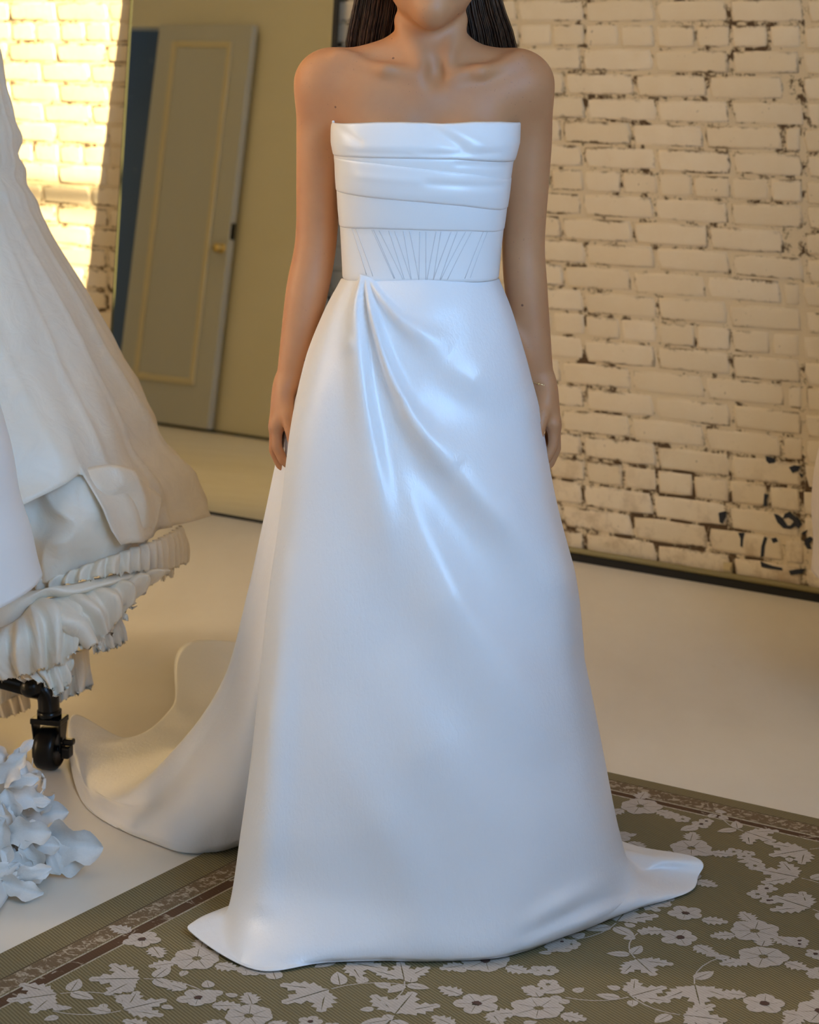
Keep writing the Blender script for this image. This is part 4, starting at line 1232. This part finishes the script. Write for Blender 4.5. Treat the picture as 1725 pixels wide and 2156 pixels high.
tier('gathered_puff', [(70, 1262, 4.03), (105, 1258, 4.01), (150, 1250, 4.01), (215, 1232, 4.05), (322, 1200, 4.14)], [(150, 1340, 4.0), (188, 1372, 3.98), (215, 1350, 4.0), (260, 1296, 4.04), (318, 1222, 4.13)], M_TAFF, gownA, 7, .018, .042, 150, 34, .004, 21, .012, .35)
tier('gathered_puff', [(-50, 1330, 3.99), (0, 1322, 3.97), (40, 1302, 3.97), (75, 1262, 3.99), (110, 1270, 4.02)], [(-50, 1440, 3.98), (35, 1428, 3.95), (80, 1415, 3.95), (140, 1395, 3.97), (165, 1360, 4.0)], M_TAFF, gownA, 7, .016, .050, 150, 34, .003, 23, .012, .35)
tier('ruffle', [(185, 1330, 4.08), (215, 1335, 4.09), (252, 1300, 4.12)], [(195, 1376, 4.08), (225, 1372, 4.09), (266, 1354, 4.12)], M_TAFF, gownA, 4, .007, .004, 110, 16, .009, 25, .003, .6)
tier('ruffle', [(40, 1420, 4.0), (80, 1412, 3.97), (120, 1398, 3.98), (150, 1385, 4.0)], [(44, 1430, 4.0), (84, 1432, 3.97), (122, 1468, 3.97), (150, 1428, 4.0)], M_TAFF, gownA, 6, .008, .004, 130, 14, .008, 27, .003, .6)
tier('underskirt_hem', [(90, 1360, 4.22), (140, 1370, 4.22), (188, 1365, 4.24)], [(92, 1490, 4.22), (150, 1470, 4.22), (197, 1446, 4.24)], M_TAFF, gownA, 3, .009, .0, 110, 20, .009, 29, .005, .6)
tier('underskirt_hem', [(-60, 1395, 4.32), (0, 1400, 4.32), (60, 1415, 4.33)], [(-60, 1508, 4.32), (0, 1482, 4.32), (60, 1462, 4.33)], M_TAFF, gownA, 2, .006, .0, 90, 20, .006, 31, .004, .6)
tier('ruffle', [(-50, 1465, 4.38), (10, 1455, 4.38), (60, 1440, 4.38)], [(-50, 1522, 4.38), (15, 1512, 4.38), (64, 1494, 4.38)], M_TAFF, gownA, 5, .007, .0, 130, 14, .008, 33, .003, .6)

# white satin gown at the extreme left, in front of the ruffled one
gownB = thing('satin_gown', 'plain white satin gown hanging in front of the ruffled gown at left edge', 'dress', (-1.05, 3.8, 0))
silB = [(300, -120), (600, -70), (800, -22), (890, 2), (960, 19), (1050, 33), (1120, 54), (1180, 66), (1222, 76)]
lvB = []
BX, BY = -1.02, 3.80
for py, px in silB:
    v = P(px, py, BY); lvB.append((v.x - BX, v.z))
pr = catmull(np.array(lvB), 6)
tB = np.linspace(0, 2 * math.pi, 120, endpoint=False)
rows = []
for i in range(len(pr)):
    r, z = pr[i]
    rr = r * (1 + .02 * np.sin(5 * tB + 1) * min(1, i / len(pr)))
    lift = np.array([np.interp(((math.degrees(a) + 180) % 360) - 180, [-180, -90, -45, 0, 180], [0, -.055, -.028, 0, 0]) for a in tB])
    rows.append(np.stack([BX + rr * np.cos(tB), BY + rr * np.sin(tB) * .8, z + lift * (i / (len(pr) - 1)) ** 4], 1))
grid_obj('gown_skirt', np.array(rows), M_SATIN2, gownB, True, .001)
MB().lathe([(.10, 1.66), (.125, 1.60), (.12, 1.50), (.105, 1.40), (.12, 1.34), (pr[0, 0], pr[0, 1])], Matrix.Translation((BX, BY, 0)) @ Matrix.Diagonal((1, .8, 1, 1)), 24).build('bodice', M_SATIN2, gownB, True)
MB().tube([Vector((BX, BY, 1.68)), Vector((BX, BY, 1.71)), Vector((BX + .018, BY, 1.725)), Vector((BX, BY, 1.745))], .003, 8).build('hanger_hook', M_BLACK, gownB, True)

# white gown with cut-out leaf applique, trailing on the floor at lower left
gownC = thing('applique_gown', 'white gown with cut out leaf applique train spread on the floor at lower left', 'dress', (-1.06, 3.25, 0))
CX, CY = -1.06, 3.25
prC = catmull(np.array([(.05, 1.60), (.10, 1.2), (.15, .8), (.20, .5), (.245, .30), (.262, .22), (.275, .10), (.285, .012)]), 6)
rows = []
for r, z in prC:
    rr = r * (1 + .012 * np.sin(26 * tB))
    rows.append(np.stack([CX + rr * np.cos(tB), CY + rr * np.sin(tB), 0 * tB + z], 1))
grid_obj('gown_skirt', np.array(rows), M_SATIN2, gownC, True, .001)
def petal_mesh(seed, frill):
    r = random.Random(seed); nu, nv = 16, 9
    V, Fc = [], []
    for i in range(nu):
        t = i / (nu - 1)
        wd = (.27 if seed in (1, 4) else .19) * math.sin(math.pi * min(1, t * .95 + .02)) ** .6 * (1 + .22 * math.sin(t * 15 + seed))
        for j in range(nv):
            s = j / (nv - 1) * 2 - 1
            zz = .13 * math.sin(t * 2.8) + .10 * s * s * (1 if seed % 2 else -.6) + abs(s) ** 3 * frill * math.sin(t * 8 + seed + (2 if s > 0 else 0)) - .03 * math.exp(-(s * 4) ** 2)
            zz += .010 * math.sin(abs(s) * 16 - t * 10)
            V.append((t, s * wd + .10 * math.sin(t * 3 + seed) * t, zz))
    for i in range(nu - 1):
        for j in range(nv - 1):
            a = i * nv + j; Fc.append((a, a + 1, a + nv + 1, a + nv))
    me = bpy.data.meshes.new('leaf_applique'); me.from_pydata(V, [], Fc); me.materials.append(M_LACE)
    me.polygons.foreach_set('use_smooth', [True] * len(me.polygons)); me.update()
    return me
tg = catmull(catmull(np.array([[(-.92, 3.30, .26), (-.86, 3.45, .22), (-.80, 3.60, .17), (-.735, 3.72, .12)],
                              [(-.86, 3.22, .16), (-.80, 3.38, .14), (-.74, 3.55, .11), (-.690, 3.70, .06)],
                              [(-.80, 3.16, .06), (-.74, 3.32, .06), (-.69, 3.50, .05), (-.660, 3.68, .02)],
                              [(-.79, 3.12, .006), (-.72, 3.28, .006), (-.665, 3.46, .006), (-.645, 3.66, .004)]]), 8, False, 0), 10, False, 1)
grid_obj('lace_train', tg, M_LACE, gownC, False, .001)
PET = [petal_mesh(s, f) for s, f in ((1, .05), (2, .08), (3, .11), (4, .04))]
rp = random.Random(21)
# (px, py, depth, length in metres, direction in the picture plane in degrees, pitch, roll)
leaves = [(8, 1650, 3.66, .070, 60, 0), (10, 1655, 3.66, .06, 20, 1), (12, 1660, 3.66, .07, -80, 0), (4, 1640, 3.66, .06, 110, 3), (2, 1690, 3.65, .07, -60, 2),
          (22, 1640, 3.68, .06, 75, 2), (18, 1670, 3.68, .065, -20, 0), (14, 1700, 3.65, .085, -95, 3), (26, 1690, 3.66, .08, -75, 0), (34, 1690, 3.69, .06, 10, 1),
          (26, 1620, 3.78, .06, 130, 2), (30, 1610, 3.80, .055, 60, 1), (46, 1600, 3.80, .075, -60, 0), (60, 1620, 3.82, .065, -110, 2), (74, 1630, 3.80, .07, -100, 1),
          (50, 1660, 3.78, .06, -120, 3), (60, 1680, 3.76, .075, -80, 1), (70, 1650, 3.80, .07, -105, 0), (44, 1725, 3.72, .085, 15, 0), (58, 1715, 3.72, .06, 40, 2),
          (40, 1740, 3.68, .08, -60, 0), (8, 1755, 3.64, .07, 0, 3), (2, 1760, 3.63, .085, 10, 0), (44, 1740, 3.66, .085, -75, 3), (68, 1740, 3.72, .05, -110, 0),
          (78, 1735, 3.72, .055, -70, 1), (66, 1775, 3.68, .125, 4, 0), (64, 1790, 3.66, .110, -8, 3), (74, 1800, 3.65, .085, -55, 1), (52, 1800, 3.64, .07, -120, 2),
          (30, 1795, 3.63, .075, 10, 0), (24, 1800, 3.63, .075, -110, 2), (10, 1790, 3.62, .10, -100, 0), (4, 1820, 3.62, .07, -70, 1), (50, 1810, 3.62, .075, -60, 0),
          (40, 1840, 3.60, .07, -150, 2), (66, 1825, 3.62, .06, 150, 0), (20, 1855, 3.58, .07, 20, 1), (-4, 1860, 3.58, .08, -10, 2), (56, 1850, 3.58, .05, 200, 3),
          (0, 1600, 3.70, .08, -85, 3), (-6, 1720, 3.64, .06, -20, 1)]
for (px, py, Y, L, dg, k) in leaves:
    p = P(px, py, Y)
    a = math.radians(dg)
    ax = Vector((math.cos(a), rp.uniform(-.25, .15), math.sin(a))).normalized()
    toward = Vector((rp.uniform(-.3, .3), -1, rp.uniform(.1, .5)))
    yx = toward.cross(ax).normalized(); zx = ax.cross(yx)
    o = bpy.data.objects.new('leaf_applique', PET[k]); COL.objects.link(o)
    tip = p + ax * L
    lift = max(0, .012 - min(p.z, tip.z))
    o.matrix_world = Matrix.Translation((0, 0, lift)) @ Matrix(((ax.x * L, yx.x * L, zx.x * L, p.x), (ax.y * L, yx.y * L, zx.y * L, p.y), (ax.z * L, yx.z * L, zx.z * L, p.z), (0, 0, 0, 1)))
    put(o, gownC)
def ribbon(pts, wd, tw):
    C = catmull(np.array([tuple(P(*q)) for q in pts]), 7); V = []; n = len(C)
    for i, c in enumerate(C):
        t = Vector(C[min(i + 1, n - 1)] - C[max(i - 1, 0)]).normalized()
        e = t.cross(Vector((math.sin(tw + i * .12), -1.0, math.cos(tw + i * .15)))).normalized()
        h = wd * (.35 + .65 * math.sin(math.pi * (i + .5) / n) ** .5)
        V += [Vector(c) - e * h, Vector(c) + Vector((0, -.0015, .0015)), Vector(c) + e * h]
    f = [(3 * i + k, 3 * i + k + 1, 3 * i + k + 4, 3 * i + k + 3) for i in range(n - 1) for k in (0, 1)]
    o = mesh_obj('applique_ribbon', V, f, M_LACE, gownC, True)
    m = o.modifiers.new('thickness', 'SOLIDIFY'); m.thickness = .0012
for k, (pts, wd) in enumerate([([(30, 1648, 3.74), (50, 1638, 3.74), (76, 1626, 3.78), (92, 1640, 3.78), (90, 1662, 3.76), (78, 1680, 3.74)], .004),
        ([(26, 1668, 3.72), (40, 1648, 3.73), (60, 1642, 3.74), (66, 1652, 3.74)], .004),
        ([(60, 1690, 3.74), (66, 1670, 3.76), (80, 1652, 3.77)], .006), ([(70, 1600, 3.84), (60, 1640, 3.8), (54, 1680, 3.77)], .008),
        ([(0, 1872, 3.60), (20, 1868, 3.59), (36, 1850, 3.60), (50, 1832, 3.62), (66, 1822, 3.63)], .006),
        ([(30, 1806, 3.63), (36, 1824, 3.61), (50, 1832, 3.61), (60, 1822, 3.62)], .009),
        ([(44, 1742, 3.68), (40, 1768, 3.67), (48, 1790, 3.66), (60, 1800, 3.65)], .008),
        ([(0, 1800, 3.63), (14, 1792, 3.63), (40, 1790, 3.64), (58, 1782, 3.66)], .010),
        ([(2, 1796, 3.63), (8, 1822, 3.61), (22, 1838, 3.60), (16, 1856, 3.59)], .009),
        ([(20, 1590, 3.76), (30, 1612, 3.74), (18, 1640, 3.70), (14, 1670, 3.68)], .009)]):
    ribbon(pts, wd, k * .7)
MB().tube([Vector((CX, CY, 1.58)), Vector((CX, CY, 1.71)), Vector((CX + .018, CY, 1.725)), Vector((CX, CY, 1.745))], .003, 8).build('hanger_hook', M_BLACK, gownC, True)

# pale gown at the right edge of the photograph, on a dress stand outside the frame
gownD = thing('pale_gown', 'pale blush gown at the right edge beside the brick wall', 'dress', (1.24, 4.55, 0))
DX, DY = 1.24, 4.55
e = P(1719, 1050, DY).x - 0
r0 = DX - e
zD = lambda py: CAMH - (py - YH) / FPX * DY
prD = catmull(np.array([(.10, 1.32), (.13, 1.18), (.12, 1.02), (.20, .92), (r0 - .10, .70), (r0 - .02, zD(940)), (r0, zD(1060)), (r0 - .004, zD(1150)), (r0, zD(1214))]), 6)
rows = [np.stack([DX + r * (1 + .010 * np.sin(11 * tB) * (i / len(prD))) * np.cos(tB), DY + r * np.sin(tB), 0 * tB + z], 1) for i, (r, z) in enumerate(prD)]
grid_obj('gown_skirt', np.array(rows), m_taffeta('blush_satin', (0.80, 0.68, 0.58)), gownD, True, .001)
stand = thing('dress_stand', 'black dress stand holding the pale gown at the right edge', 'stand', (DX, DY, 0))
MB().lathe([(0, .022), (.16, .02), (.17, .008), (.17, 0.0), (0, 0)], Matrix.Translation((DX, DY, 0)), 28).build('base', M_BLACK, stand, True)
MB().tube([Vector((DX, DY, .02)), Vector((DX, DY, 1.0))], .014, 14).build('pole', M_BLACK, stand, True)
MB().lathe([(0, .95), (.08, .95), (.108, 1.02), (.118, 1.16), (.088, 1.32), (.05, 1.42), (.045, 1.47), (0, 1.48)], Matrix.Translation((DX, DY, 0)), 28).build('torso_form', M_CEIL, stand, True)
